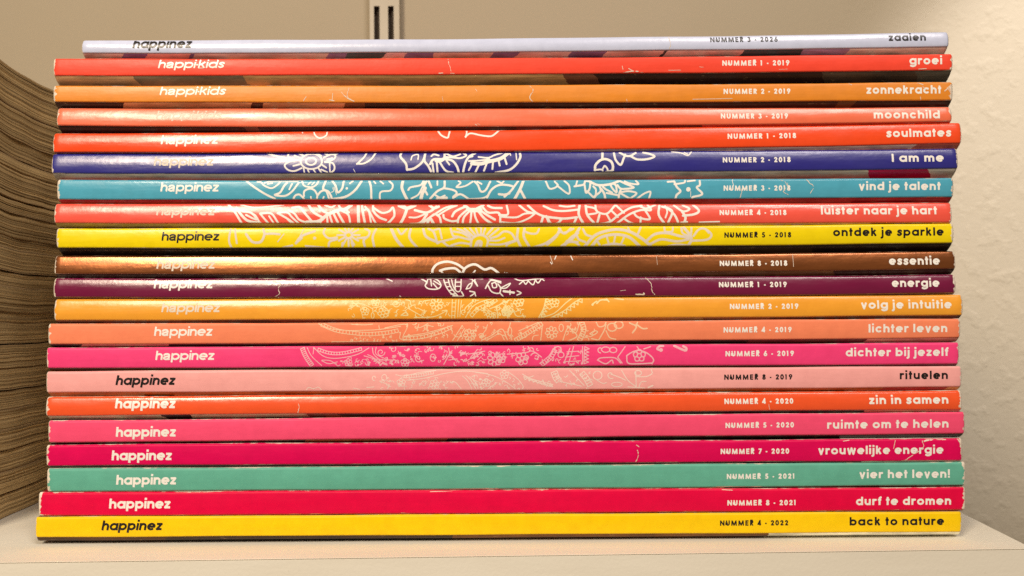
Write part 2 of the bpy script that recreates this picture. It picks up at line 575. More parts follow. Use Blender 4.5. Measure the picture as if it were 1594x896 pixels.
ART[8] = [(350, 310, K5,
  "4 28,42 90,110 142,198|4.6 100,75 150,140 200,180 295,196|2.4 130,45 250,68 400,55 485,45|3.4 180,130 240,160 268,165 220,112 150,100|3 292,195 262,140 222,112|3.4 295,118 330,160 362,198|3.6 300,118 390,120 445,198|3 370,140 407,198|3.6 440,115 520,160 572,198|3.4 445,112 520,110 560,150 612,198|2.6 520,165 552,198|3.6 530,90 580,120 620,170 695,198|4.2 560,70 620,65 660,110 722,182|4.2 688,42 740,110 805,147|4 768,42 820,100 875,122|3.4 828,48 880,65 912,48|6 680,190 780,182 850,130 940,90 990,85 1045,48|3.8 938,42 960,75 1010,85|3.4 805,165 788,202|3.6 850,145 852,200|3.6 870,130 892,202|4 900,115 942,202|4.2 935,105 992,206|3.6 970,95 1025,130 1040,206|3.4 1000,85 1030,110|5.4 1103,48 1110,204|4.4 1133,48 1162,204|3.4 1150,90 1190,90 1212,204|3.6 1160,60 1200,110 1252,204|4 1225,48 1232,100 1280,150 1335,172|3.8 1230,70 1300,112 1360,100 1390,68 1405,130 1380,170 1345,204|4 1445,50 1500,70 1480,150 1448,206|3.6 1500,70 1565,50"),
 (600, 310, K5,
  "5.4 112,52 180,75 245,50|4.6 180,80 160,140 122,208|4.4 245,90 330,110 380,95 420,60|4.8 365,50 400,72 440,60|3.2 200,150 260,150 335,120|4.4 200,206 290,195 345,125|3.6 310,190 430,110 500,68 575,50|3.4 400,125 300,206|5 345,206 370,160 402,206|4 420,125 450,150 462,206|3.4 440,130 520,80 590,50|3.8 480,130 490,160 550,182 602,175|4.2 553,142 580,100 655,62|3.8 598,206 610,150 675,88|3.8 638,206 650,150 695,98|5.4 655,50 700,85 730,85|3.6 700,206 708,150 712,100|3.6 772,206 745,150 735,100|4.4 740,85 810,48|8 695,90 785,88|4.4 770,100 820,160 885,206|4.2 780,90 840,130 905,168|3.8 800,60 850,110 940,115 950,206|4 848,52 890,70 962,72|3.6 1003,50 1012,125 940,130|3.4 950,145 1080,150 1150,120 1225,115|3.2 955,190 1080,196 1180,160 1235,120|3.8 1108,50 1170,100 1225,115|4 1178,50 1250,115 1330,145 1460,160 1330,146|4 1320,145 1330,140|3.4 1440,52 1500,60 1565,52|4.2 1302,148 1285,206|3.6 1340,150 1370,200 1430,196 1450,165"),
 (850, 310, K5,
  "3.8 -20,55 60,90 150,97 268,85|4 -30,140 130,160 255,150|3.6 0,140 30,200 90,200 130,165|4 250,155 228,206|4.4 277,48 270,130 312,206|4.2 328,48 340,130 402,202|3.4 330,58 400,75 420,112 350,126|3.6 408,48 420,100 500,120 572,48|4 440,130 420,206|3.4 500,125 532,182|3.6 535,90 592,147|3.6 578,48 642,112|3.8 415,206 520,190 600,130 700,70 790,52|3.8 578,206 680,130 780,90 865,90 842,48|3.6 650,165 700,195 772,206 780,150|3.6 720,110 760,150 855,165 820,95|3.4 780,60 830,75 905,45|4.2 938,48 930,130 982,206|3 985,55 1000,100 985,152|4 960,60 1020,80 1042,110 1008,192|4 1000,70 1060,130 1097,206|3.6 1058,50 1130,100 1185,80 1130,48|4.4 1122,100 1150,150 1138,206|4.2 1215,42 1262,95 1220,125 1130,136|2.4 1265,190 1430,185|3 1115,192 1165,187")]
ART[9] = [(350, 346, K5,
  "3.6 50,52 38,150 55,208|3.4 85,52 102,172|4.4 178,95 230,160 300,160 330,100 320,58|4 340,95 400,92 455,98|4.4 590,172 640,112 745,72|3.4 640,132 590,172|1.8 440,160 492,95|1.8 600,160 655,55|D 745 130 5.5|O 1025 105 30 26 4.2|Y 1025 105 42 92 0 330 12 3.4|3.8 828,52 820,90 860,130 930,125|3.8 858,208 870,160 930,140|3.8 1100,130 1180,120 1198,75 1160,52|3.6 970,208 975,170|3.6 1062,208 1050,165|4 1160,208 1150,150 1180,120|4 1252,52 1225,120 1237,208|5.4 1378,55 1420,140 1475,208|3.6 1428,52 1460,97 1505,52|4.2 1537,52 1530,130 1592,208|3.4 670,195 820,208|3.4 480,208 560,190"),
 (600, 346, K5,
  "4.6 312,50 340,120 440,167|3.8 355,52 400,80 430,172|3.2 405,62 445,52|3.4 450,58 467,132|3.6 430,165 540,140 605,120|3.8 540,52 560,110 605,120 695,142|3.4 565,75 640,90 705,132|3.6 595,52 640,70 705,112|3.8 475,160 530,200 625,208|3.4 545,190 620,170 705,180|3.6 655,52 722,112|3.4 700,50 742,102|3.4 748,50 765,98|3.4 792,50 790,98|3.4 825,50 810,98|3.6 885,50 840,102|3.6 935,55 860,117|4 705,208 715,140 760,108 810,108 848,145 837,208|6 748,200 765,162 790,165 782,205|3.8 870,132 930,112 980,75 1040,90 1075,142|3.2 865,150 930,150 985,128|3.4 865,182 960,182 1070,150|3.6 1000,208 1010,180 1085,150|4.4 1097,50 1090,130 1122,208|4.4 1150,50 1145,120 1195,208|3.6 1150,75 1200,92 1250,90 1270,55|4.2 1220,208 1330,170 1430,90 1445,55|3.4 1440,75 1480,85 1555,52|4.4 1468,208 1530,130 1592,88|3.4 1500,152 1590,162"),
 (850, 346, K5,
  "4 105,50 150,92 205,50|4.4 10,182 80,120 112,62|5 128,198 220,130 275,50|3.6 165,162 240,165 285,202|3.8 305,55 330,100 375,117|3.8 250,98 270,140 322,162|5 318,200 400,110 500,70 600,58 700,80 800,140 865,196|5 375,200 440,130 560,100 680,120 778,200|3.4 418,148 447,192|3.4 500,115 515,167|3.4 572,108 560,167|3.4 642,128 620,177|4.4 470,195 560,177 650,195|3.4 678,45 692,78|3.8 782,40 760,92|4.6 830,152 900,97 1000,87 1100,112 1195,130|4.2 855,182 950,140 1080,157 1175,140|3.4 978,40 985,75 1040,75 1048,40|3.6 1118,45 1130,90 1190,110 1202,45|5 1140,42 1200,130 1170,202|4.2 990,202 1080,185 1185,192|3.8 1218,112 1260,60 1310,52 1365,100 1330,142 1205,152|3 1318,55 1342,87")]
ART[10] = [(600, 390, K5, "4.2 397,212 390,160 430,110 510,90 590,110 652,152|4.2 633,208 655,150 700,120 750,115 820,155 880,145 962,208|4.2 452,165 500,150 570,145 610,170 640,208|3 458,165 497,212|2.6 742,165 703,212|2.6 812,188 778,212|1.6 1415,35 1400,70|1.6 1530,35 1548,75|1.4 1365,95 1375,110|1.6 1000,183 1020,187|1.4 985,180 990,185")]
ART[11] = [(600, 420, K5,
  "2.4 295,72 340,100 330,130 360,155 430,157 460,130 440,90 400,70 360,75|2 350,75 342,112|2 375,80 382,132|2.2 395,110 432,152|2 400,90 452,122|2.2 480,72 500,130 540,190 592,218|2.2 518,72 540,140 602,218|2 488,105 527,100|2 503,140 542,135|2 523,170 562,165|2 543,200 585,195|2 545,72 560,130 577,165|2.2 580,68 580,165 620,170 627,72|2 580,100 622,100|2 580,135 622,135|2.4 558,216 642,216 630,180|2.4 678,68 720,80 762,132|2.4 760,130 740,75 805,72|2.2 668,157 690,120 717,110 700,147 668,157|2 720,92 715,112|2.4 698,175 740,187 703,217|2 740,185 747,217|2.4 828,152 850,110 880,85 955,107|2.4 850,130 880,180 940,192 952,150 930,115|2.2 880,110 890,145 920,140 910,105 880,110|2 858,72 955,95|2.2 950,150 1032,110 1000,147 955,152|2.2 948,190 972,217|4 978,175 1062,187|2.2 1030,168 1030,202|2.2 1090,173 1122,190 1088,207|2 1063,68 1120,87 1240,75 1325,66|2.2 1108,117 1140,90|2.2 1140,90 1160,117 1180,90|2.2 1180,90 1220,122 1240,80|2.2 1240,80 1262,107 1292,70|2 1290,70 1312,87|2 0,68 57,92|1.4 120,215 128,220")]
ART[12] = [(500, 455, K5,
  "D 205 88 5|F 365 155 34 5 1.5|F 515 168 42 6 1.5|F 450 80 34 5 1.4|1.4 240,95 330,92 420,130 430,160|O 428 190 12 24 1.4|1.4 420,130 510,110 522,78|1.4 510,110 560,150 555,195|1.4 250,130 290,100|1.4 262,75 290,100 320,120|S 620 90 32 1.2 20 1.5|1.6 700,60 735,70 745,105 778,100|2 662,188 700,165 718,188 662,188|1.6 720,130 790,170 850,205|1.6 800,128 860,160 845,180|F 955 95 52 8 1.6|1.6 770,207 930,200 1042,150|1.6 1000,152 1042,148 1030,188|1.4 840,90 850,70 900,62|1.4 1085,58 1080,212|1.4 1115,62 1105,212|1.4 1138,58 1130,202|1.4 1160,66 1148,200|1.4 1080,85 1112,85|1.4 1080,120 1110,120|1.4 1080,155 1108,155|1.4 1080,190 1106,190|S 1180 160 24 1 90 1.6|1.8 1185,150 1200,120 1255,72|1.7 1195,205 1250,120 1320,77 1430,48|L 13 9 1.5 1240,195 1300,135 1400,92 1450,60|1.8 1450,110 1462,205|1.8 1450,112 1500,90|1.8 1452,112 1395,135|1.6 1500,90 1530,110 1510,60|F 1540 150 40 6 1.7|F 1400 190 32 5 1.6|R 230 60 700 200 12 60 1.3|R 640 60 1060 200 10 55 1.4|R 1180 60 1590 200 10 60 1.5"),
 (750, 455, K5,
  "F 305 75 42 6 1.8|1.8 120,120 135,205|1.8 120,120 175,80|1.8 175,150 210,190 270,150|F 200 160 36 5 1.8|1.8 260,150 290,195 350,190|1.8 530,48 512,130 490,207|Z -38 6 1.8 535,48 510,130 470,207|1.9 500,205 600,170 690,90 745,48|Z 34 8 1.9 560,215 680,150 760,85 830,45|F 600 85 38 5 1.8|1.7 555,140 590,120|D 915 100 4.4|2.6 912,100 930,85 950,72|2.6 950,90 985,62 1040,62|2.6 1030,50 1050,75|2.6 1100,48 1170,58|R 20 60 360 195 9 60 1.7")]
ART[13] = [(460, 493, K5,
  "1.5 190,55 300,100 450,112 560,110 680,105 870,78|L 14 24 1.4 215,62 330,108 440,128 600,142 760,130 850,112|1.3 690,70 695,105|1.4 460,60 520,66|1.5 740,90 920,62 890,160|Z 26 8 1.4 300,205 480,205 700,205|1.4 870,130 865,180 920,185|L 13 14 1.6 890,180 1050,165 1180,130 1290,85|1.5 900,160 1070,135 1200,100 1300,70|F 1440 150 48 8 1.8|1.7 1300,195 1380,70|1.7 1340,195 1400,95|1.6 1020,60 1020,90 1080,70 1140,80|D 865 130 3|D 1490 112 5|S 1540 160 26 .9 200 1.8|R 900 60 1590 195 14 60 1.5|R 460 165 860 200 8 45 1.2|1.4 500,60 560,66 640,60"),
 (740, 493, K5,
  "1.7 100,65 85,110 40,165|1.7 60,190 140,150 220,100 265,190|1.6 100,190 200,140 240,190|1.8 290,48 270,140 300,165|O 285 120 16 34 1.6|1.8 360,115 520,45|L 16 12 1.7 330,195 420,140 520,75 550,55|1.7 555,60 540,195|1.6 470,195 480,160 520,150|F 630 130 50 8 1.7|O 710 90 18 30 1.7|1.8 720,205 765,90 830,130 860,45|2.2 770,80 800,110 840,160 765,200|L 18 8 2 880,45 895,110 860,195|2.2 1000,45 1020,80 1060,75 1080,45|O 1130 85 38 32 2.4|O 1185 65 36 30 2.4|2.2 1080,60 1065,110 1020,190|2.2 1080,115 1110,170 1160,185|2 945,140 985,115 1010,125 975,150 945,140|2.2 960,180 1010,190|3 1275,50 1330,80 1300,130|3 1330,60 1380,95 1418,95|2.4 1340,45 1330,80|D 765 80 5|R 20 60 560 190 8 60 1.6|R 740 60 980 195 6 60 1.8")]
ART[14] = [(450, 530, K5,
  "L 16 10 1.6 110,62 140,130 190,205|1.5 150,58 190,130 270,205|1.4 205,55 200,110|1.6 210,62 290,130 400,145 560,115 660,60|L 11 16 1.5 240,72 340,102 450,102 600,68|1.6 270,165 330,190 400,175|1.5 275,160 340,165 390,195|F 490 180 30 5 1.5|1.6 620,125 740,155 880,160|1.6 650,115 700,140 760,205|1.6 690,60 700,110 745,155|1.5 720,55 720,110 800,150|S 760 95 34 1.2 0 1.6|S 860 70 32 1.2 200 1.5|F 960 180 34 5 1.6|S 1070 145 34 1 30 1.8|O 1190 140 22 30 1.5|1.8 1280,195 1330,120 1380,165|1.8 1330,115 1320,60|1.6 1320,160 1390,150|S 1430 90 30 .7 0 1.7|1.6 1500,140 1560,70|1.6 1530,150 1590,90|1.6 1560,160 1590,130|R 420 160 900 200 11 55 1.5|R 780 60 1590 195 24 55 1.6"),
 (720, 530, 1594 / 370.0,
  "F 215 125 46 7 1.8|F 260 120 30 5 1.6|1.7 40,90 150,70|1.6 60,120 130,80|1.6 20,140 70,110|F 400 120 42 6 1.8|1.9 300,90 420,80 470,70 530,110|S 490 110 34 .8 200 1.9|1.8 560,150 590,100 620,40|L 14 8 1.7 530,160 590,110 620,60|O 640 60 22 20 1.8|O 660 95 20 18 1.8|1.8 680,150 720,50|1.8 710,155 745,40|1.7 690,110 780,100|1.7 700,75 780,70|1.7 690,140 790,135|1.8 805,40 805,155|Z 30 5 1.8 815,155 815,100 820,40|O 960 60 28 18 2|O 1010 62 24 18 2|S 925 60 22 .8 90 2|2 1040,110 1090,40|1.9 1040,110 1070,150|2.2 905,130 930,115 1020,115 1060,150|2.2 905,130 960,155 1000,130 1010,150|F 1185 100 40 5 2.2|2.4 1100,100 1140,75 1185,65 1240,85 1280,125 1270,155|2.4 1100,100 1110,150 1180,155 1270,150|2 1170,40 1185,60|2.2 1215,55 1260,40|D 1330 62 7|4 1330,65 1305,55 1320,38 1345,35|4.4 1420,35 1490,65 1500,50 1480,38|R 0 45 560 155 16 45 1.6|R 600 45 830 155 6 40 1.7")]
ART[15] = [(460, 567, K5,
  "1.4 90,210 110,190 150,200 190,188 215,210|S 655 110 24 .8 90 1.6|O 735 110 20 28 1.5|1.6 700,140 770,170 760,200|1.6 590,190 650,185|1.4 480,195 530,205|F 875 150 34 5 1.5|1.6 830,85 900,95 1030,65 1160,50|L 12 12 1.4 900,100 1020,90 1140,65|1.6 920,130 1060,115 1230,75 1400,55 1590,75|F 1150 165 40 6 1.5|1.6 1280,150 1320,145 1370,200|1.6 1380,95 1420,130 1460,200|1.6 1410,90 1450,130 1490,200|1.6 1440,100 1500,160 1510,200|R 700 110 1300 205 14 50 1.4|R 1450 80 1590 200 4 50 1.4"),
 (740, 567, K5,
  "1.6 0,65 120,85 230,130 330,200|1.6 270,60 350,120 395,180 385,205|F 90 150 34 5 1.5|F 240 85 34 5 1.5|1.6 120,190 180,150|1.8 390,80 440,105 480,95|Z 22 7 1.8 400,100 520,135 640,165|1.7 440,120 560,165 640,185|1.8 700,140 880,180|1.8 780,50 820,90 900,175|L 26 4 1.8 650,60 670,110 690,135|L 22 5 1.9 880,70 920,120 950,175|O 1010 90 36 34 2|1.8 1000,125 1050,155 1085,150|S 1120 85 34 .8 60 2|1.9 1120,80 1190,105 1240,130|O 1170 165 44 18 1.8|2 1210,50 1260,130 1330,185|2.1 1330,185 1325,60|2.1 1330,100 1410,100 1460,75 1455,45|O 1345 70 28 20 2|2 1350,195 1370,145 1410,140|3 1430,190 1465,175|1.8 1260,185 1400,195|R 0 110 380 205 8 50 1.5|R 560 60 1000 195 9 50 1.7")]

# ------------------------------------------------------------------ scuffs and cracks (photograph pixels): width, points
SCUFF = {
 2: "1 697.5,91.5 699,100 702.5,110.5|1.4 683,114 690,113.3|1.2 701,114 707,113.8|1.8 953,112 963,116.6 968,114 986,110.5 1001,113|1 968.5,103 969.6,108|1.3 978.5,107 985,110.5|1.2 985,115.5 991,119|1.1 1088,104 1095,105|.9 1040,109.5 1060,109|1.2 935,88 940,90|1 1212,108 1226,107.5|1 1430,107.5 1442,107|1.4 883,114.5 889,113.8|1.2 310,106.5 318,106",
 3: "1 476.5,150 473,157|1 518,145 517.5,157|1.2 531,143 541,153 551,157|1.2 543,137 541,150 551,158|1.3 513,155 520,157|1 688,150 691,161|1.3 824,132 830,141 825,151 831,161|1.2 1320,129 1326,132|1.3 1427,128 1436,132|1.6 1470,142 1483,131 1478,150|1.2 1474,136 1480,146|1 1432,151 1434,160|2 1460,157.5 1475,156.5 1484,159|1.2 1440,140 1436,135|1.6 1078,154.5 1140,153.5|1 851,155 851,159|1 975,154 976,158|.8 740,138 743,142",
 4: "1 740,193.5 743,196 741,199|.8 743,192 747,195",
 7: "1 1215,280 1226,286 1219,298 1227,303|1.1 1254,277 1260,285 1266,290 1259,305|1 1152,308.5 1154,297 1151,290|1 1222,282 1226,290",
 10: "1 1022,398 1023.5,412|.8 1234,395 1235,415|1 857,398 860,410|1.2 936,424 940,425",
 11: "1.2 425,437.5 436,440 437.5,443 434,448 435.5,457 429,461.5|1 1005,432 1010,437 1013.5,442 1014.5,452 1019,458.5|2.6 986,458.8 994,457.8 1001,458.5 1002,456|1.2 965,452 973,451",
 16: "1 464.5,628 466,634 464,643|.9 1196,628 1199,640 1205,641",
 18: "1 990.5,692 994,695|1.2 992,700 993.5,706 990,718|1.3 1435,686 1436,696 1420,708 1408,716.5|4 1439,686.5 1452,682.5 1472,682.8|1.8 1491,683 1496,691 1499,699 1498,709|.9 1394,685 1390,698|1.2 1312,686 1322,685|1.2 1404,716.8 1490,716.6",
 20: "1.2 1124,761.5 1140,762.5|1 624,798 634,799|1.2 670,765 705,764|1.2 1390,794 1400,793.5",
 19: "2 425,763.5 437,763|2 1115,757.5 1140,757|2 676,762 760,760",
 21: "1.2 1180,832 1230,829",
 1: "1 1040,54 1043,70 1041,76",
}

# ------------------------------------------------------------------ the 21 magazines, top to bottom
# left, right, topL, topR, sagTop, botL, botR, sagBot, colour, bulge(mm), rough, logo kind, logo x0,x1,base, logo ink,
# issue text,x0,x1,base, title,x0,x1,base, title ink, wear
WH, BK = 'w', 'k'
MAGS = [
 (126, 1478, 61.5, 49, 3.2, 83, 73, 2.5, (206, 204, 220), .55, .26, 'happinez', 'geo', 207, 300, 75.5, BK, 'NUMMER 3 - 2026', 1105, 1210, 66, 'zaaien', 1381, 1440, 63.3, BK, .5),
 (81, 1485, 90.5, 83, 2.7, 117.5, 109, 2.0, (252, 72, 48), .22, .42, 'happi.kids', 'helv', 246, 351, 106, WH, 'NUMMER 1 - 2019', 1124, 1228.5, 102, 'groei', 1415, 1466, 99.5, WH, 1.0),
 (81, 1485, 132.5, 127, 2.2, 158, 155.5, 2.5, (232, 134, 28), .22, .45, 'happi.kids', 'helv', 248.5, 353, 147.7, WH, 'NUMMER 2 - 2019', 1126, 1230, 146, 'zonnekracht', 1347, 1466, 145, WH, 1.3),
 (87, 1483, 167.5, 165.8, 1.5, 195.5, 189, 4.5, (255, 112, 74), .40, .30, 'happi.kids', 'helv', 243, 347, 185, WH, 'NUMMER 3 - 2019', 1121.5, 1226, 184.5, 'moonchild', 1359, 1462, 184, WH, 1.0),
 (81, 1498, 207, 190.5, 2.5, 237, 223, 4.5, (252, 74, 26), .45, .27, 'happinez', 'helv', 251, 341, 224.5, WH, 'NUMMER 1 - 2018', 1132, 1238.5, 216, 'soulmates', 1378, 1480, 212, WH, .7),
 (79, 1492.5, 239, 230.5, 1.5, 270, 262.5, 2.5, (40, 36, 122), .45, .29, 'happinez', 'helv', 240, 334, 258, WH, 'NUMMER 2 - 2018', 1124.5, 1230, 252.7, 'I am me', 1387, 1469, 251, WH, .8),
 (87, 1486, 279.5, 276, 2.0, 310, 306.5, 2.0, (80, 161, 178), .30, .28, 'happinez', 'helv', 250, 342, 298, WH, 'NUMMER 3 - 2018', 1126, 1230, 296.5, 'vind je talent', 1336, 1465, 295, WH, 1.2),
 (83, 1483, 316.5, 315, 1.5, 347, 346.2, 1.2, (252, 86, 66), .50, .27, 'happinez', 'helv', 244, 336, 335, WH, 'NUMMER 4 - 2018', 1119.5, 1223.5, 334.5, 'luister naar je hart', 1277, 1459, 333, WH, .9),
 (86, 1486, 355, 347.5, 1.6, 385.5, 378, 2.8, (246, 210, 4), .40, .28, 'happinez', 'helv', 252, 343, 374.5, BK, 'NUMMER 5 - 2018', 1127, 1231, 369.5, 'ontdek je sparkle', 1296, 1469, 366, BK, 1.1),
 (83, 1489, 397.5, 390.5, 2.8, 426, 418, 3.2, (170, 92, 38), .24, .29, 'happinez', 'helv', 244, 336, 418, WH, 'NUMMER 8 - 2018', 1120, 1225, 413.5, 'essentie', 1383, 1463, 411, WH, .8),
 (82, 1489, 432.5, 427, 2.2, 462.5, 456, 2.8, (116, 6, 56), .50, .25, 'happinez', 'helv', 240, 333, 448.5, WH, 'NUMMER 1 - 2019', 1118.5, 1224, 446.5, 'energie', 1387, 1462, 445.5, WH, 1.0),
 (83, 1500, 465.5, 458, 1.4, 498.5, 490.5, 1.5, (255, 160, 45), .50, .27, 'happinez', 'helv', 252, 344, 485.5, WH, 'NUMMER 2 - 2019', 1135.5, 1242, 480.5, 'volg je intuitie', 1339, 1481, 479, WH, .9),
 (73, 1497, 504, 495.5, .6, 536, 525.5, 1.2, (255, 132, 90), .22, .42, 'happinez', 'helv', 240, 332, 522.5, WH, 'NUMMER 4 - 2019', 1126, 1232, 517, 'lichter leven', 1351.5, 1474, 516, WH, 1.0),
 (70.5, 1495, 541, 533, .5, 573, 566.5, .6, (255, 64, 118), .20, .42, 'happinez', 'helv', 242, 335, 560, WH, 'NUMMER 6 - 2019', 1129, 1235.5, 554, 'dichter bij jezelf', 1316, 1477, 553, WH, .8),
 (70, 1499, 578, 570, -.3, 611, 602, 1.0, (250, 164, 154), .22, .42, 'happinez', 'geo', 180, 274, 599, BK, 'NUMMER 8 - 2019', 1127, 1233, 590.5, 'rituelen', 1400, 1475, 589, BK, .8),
 (70, 1499, 618, 608, 0, 647, 637.5, -.8, (255, 86, 38), .48, .26, 'happinez', 'geo', 180, 275, 635, WH, 'NUMMER 4 - 2020', 1127, 1234, 628, 'zin in samen', 1350.5, 1475, 627, WH, 1.2),
 (73, 1504, 655, 641, 0, 689, 675, -.6, (255, 78, 112), .22, .42, 'happinez', 'geo', 180.5, 275.5, 679.5, WH, 'NUMMER 5 - 2020', 1129, 1235.5, 665.5, 'ruimte om te helen', 1287, 1476, 664.5, WH, 1.0),
 (70, 1500, 692.5, 682.5, 0, 725, 717, 0, (222, 0, 80), .22, .42, 'happinez', 'geo', 174, 269, 716, WH, 'NUMMER 7 - 2020', 1121.5, 1228, 706, 'vrouwelijke energie', 1273, 1469, 705, WH, 1.3),
 (71, 1505, 729.5, 719, .7, 765, 755, .8, (100, 170, 142), .22, .45, 'happinez', 'geo', 181, 276, 754, WH, 'NUMMER 5 - 2021', 1131, 1236, 745, 'vier het leven!', 1337, 1478, 742.5, WH, 1.3),
 (58, 1505, 766.5, 758.5, 0, 803, 793.5, .3, (228, 0, 62), .22, .42, 'happinez', 'geo', 170, 267, 791, WH, 'NUMMER 8 - 2021', 1132, 1238, 786, 'durf te dromen', 1332, 1480, 784.5, WH, 1.2),
 (53, 1499, 805, 796.5, -.2, 836.5, 828, 0, (255, 196, 0), .22, .42, 'happinez', 'geo', 158, 254, 825, BK, 'NUMMER 4 - 2022', 1120.5, 1227.5, 817.5, 'back to nature', 1322, 1470, 816, BK, .6),
]
LABELS = [
 "lavender magazine titled zaaien, topmost of the coloured spines",
 "bright red magazine titled groei, directly under the lavender one",
 "orange magazine titled zonnekracht with frayed right end of the spine",
 "salmon magazine titled moonchild under the orange frayed one",
 "plain orange red magazine titled soulmates, above the navy blue one",
 "navy blue magazine titled I am me with white flowers",
 "turquoise magazine titled vind je talent with white floral lines",
 "coral magazine titled luister naar je hart, full of cream leaf lines",
 "lemon yellow magazine titled ontdek je sparkle in black letters",
 "shiny copper brown magazine titled essentie",
 "dark plum magazine titled energie with pink paisley scraps",
 "light orange magazine titled volg je intuitie with fine paisley lines",
 "peach orange magazine titled lichter leven with worn left end",
 "hot pink magazine titled dichter bij jezelf with fine paisley lines",
 "pale pink magazine titled rituelen in black letters",
 "red orange magazine titled zin in samen under the pale pink one",
 "rose pink magazine titled ruimte om te helen, without ornament",
 "crimson magazine titled vrouwelijke energie with torn right corner",
 "sea green magazine titled vier het leven! with white worn edges",
 "crimson magazine titled durf te dromen, on top of the golden yellow one",
 "golden yellow magazine titled back to nature, lowest on the shelf",
]
# colours of the cover fold under the spine, some darkened to paint in shade: list of (from pixel x, sRGB)
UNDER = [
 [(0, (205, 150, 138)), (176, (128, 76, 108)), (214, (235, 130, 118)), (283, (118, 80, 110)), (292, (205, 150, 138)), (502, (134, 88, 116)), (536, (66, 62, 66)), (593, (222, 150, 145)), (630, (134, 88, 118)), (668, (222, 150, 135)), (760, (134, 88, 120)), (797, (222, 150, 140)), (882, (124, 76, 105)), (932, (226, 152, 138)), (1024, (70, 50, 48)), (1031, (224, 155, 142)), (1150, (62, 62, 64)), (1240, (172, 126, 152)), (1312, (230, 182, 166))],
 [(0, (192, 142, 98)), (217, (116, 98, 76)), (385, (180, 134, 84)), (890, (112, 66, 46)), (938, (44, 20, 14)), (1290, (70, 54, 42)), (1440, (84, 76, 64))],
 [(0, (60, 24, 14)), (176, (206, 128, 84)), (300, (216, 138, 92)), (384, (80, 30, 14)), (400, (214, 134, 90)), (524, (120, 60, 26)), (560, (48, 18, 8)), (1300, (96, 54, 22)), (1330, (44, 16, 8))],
 [(0, (40, 10, 8)), (380, (110, 60, 46)), (400, (44, 8, 6)), (800, (90, 12, 6)), (1100, (200, 60, 40))],  # dark tones paint in the shaded gap below this spine
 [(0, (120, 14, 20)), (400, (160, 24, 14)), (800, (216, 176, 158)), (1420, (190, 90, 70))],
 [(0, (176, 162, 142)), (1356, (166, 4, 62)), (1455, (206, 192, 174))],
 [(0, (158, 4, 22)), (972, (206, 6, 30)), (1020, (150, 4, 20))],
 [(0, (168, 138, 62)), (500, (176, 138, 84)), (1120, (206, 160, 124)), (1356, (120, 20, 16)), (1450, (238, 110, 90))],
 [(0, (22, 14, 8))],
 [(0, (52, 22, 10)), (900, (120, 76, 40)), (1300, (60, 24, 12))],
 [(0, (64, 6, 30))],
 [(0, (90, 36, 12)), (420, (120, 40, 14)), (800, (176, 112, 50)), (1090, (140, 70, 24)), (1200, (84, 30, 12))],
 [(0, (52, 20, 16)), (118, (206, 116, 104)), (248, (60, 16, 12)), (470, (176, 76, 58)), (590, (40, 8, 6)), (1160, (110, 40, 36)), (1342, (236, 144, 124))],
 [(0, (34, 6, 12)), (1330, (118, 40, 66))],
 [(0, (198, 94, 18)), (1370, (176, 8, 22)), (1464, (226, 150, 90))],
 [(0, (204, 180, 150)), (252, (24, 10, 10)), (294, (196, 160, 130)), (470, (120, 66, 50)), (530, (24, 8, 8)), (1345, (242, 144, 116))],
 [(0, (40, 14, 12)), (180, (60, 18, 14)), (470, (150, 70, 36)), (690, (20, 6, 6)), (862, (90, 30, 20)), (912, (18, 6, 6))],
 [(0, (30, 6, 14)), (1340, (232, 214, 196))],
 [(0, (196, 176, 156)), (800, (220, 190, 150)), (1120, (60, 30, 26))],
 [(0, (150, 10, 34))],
 [(0, (70, 40, 12)), (250, (50, 30, 12)), (700, (110, 64, 16)), (1184, (232, 212, 180))],  # browns darkened to paint in the shadow between spine and shelf
]


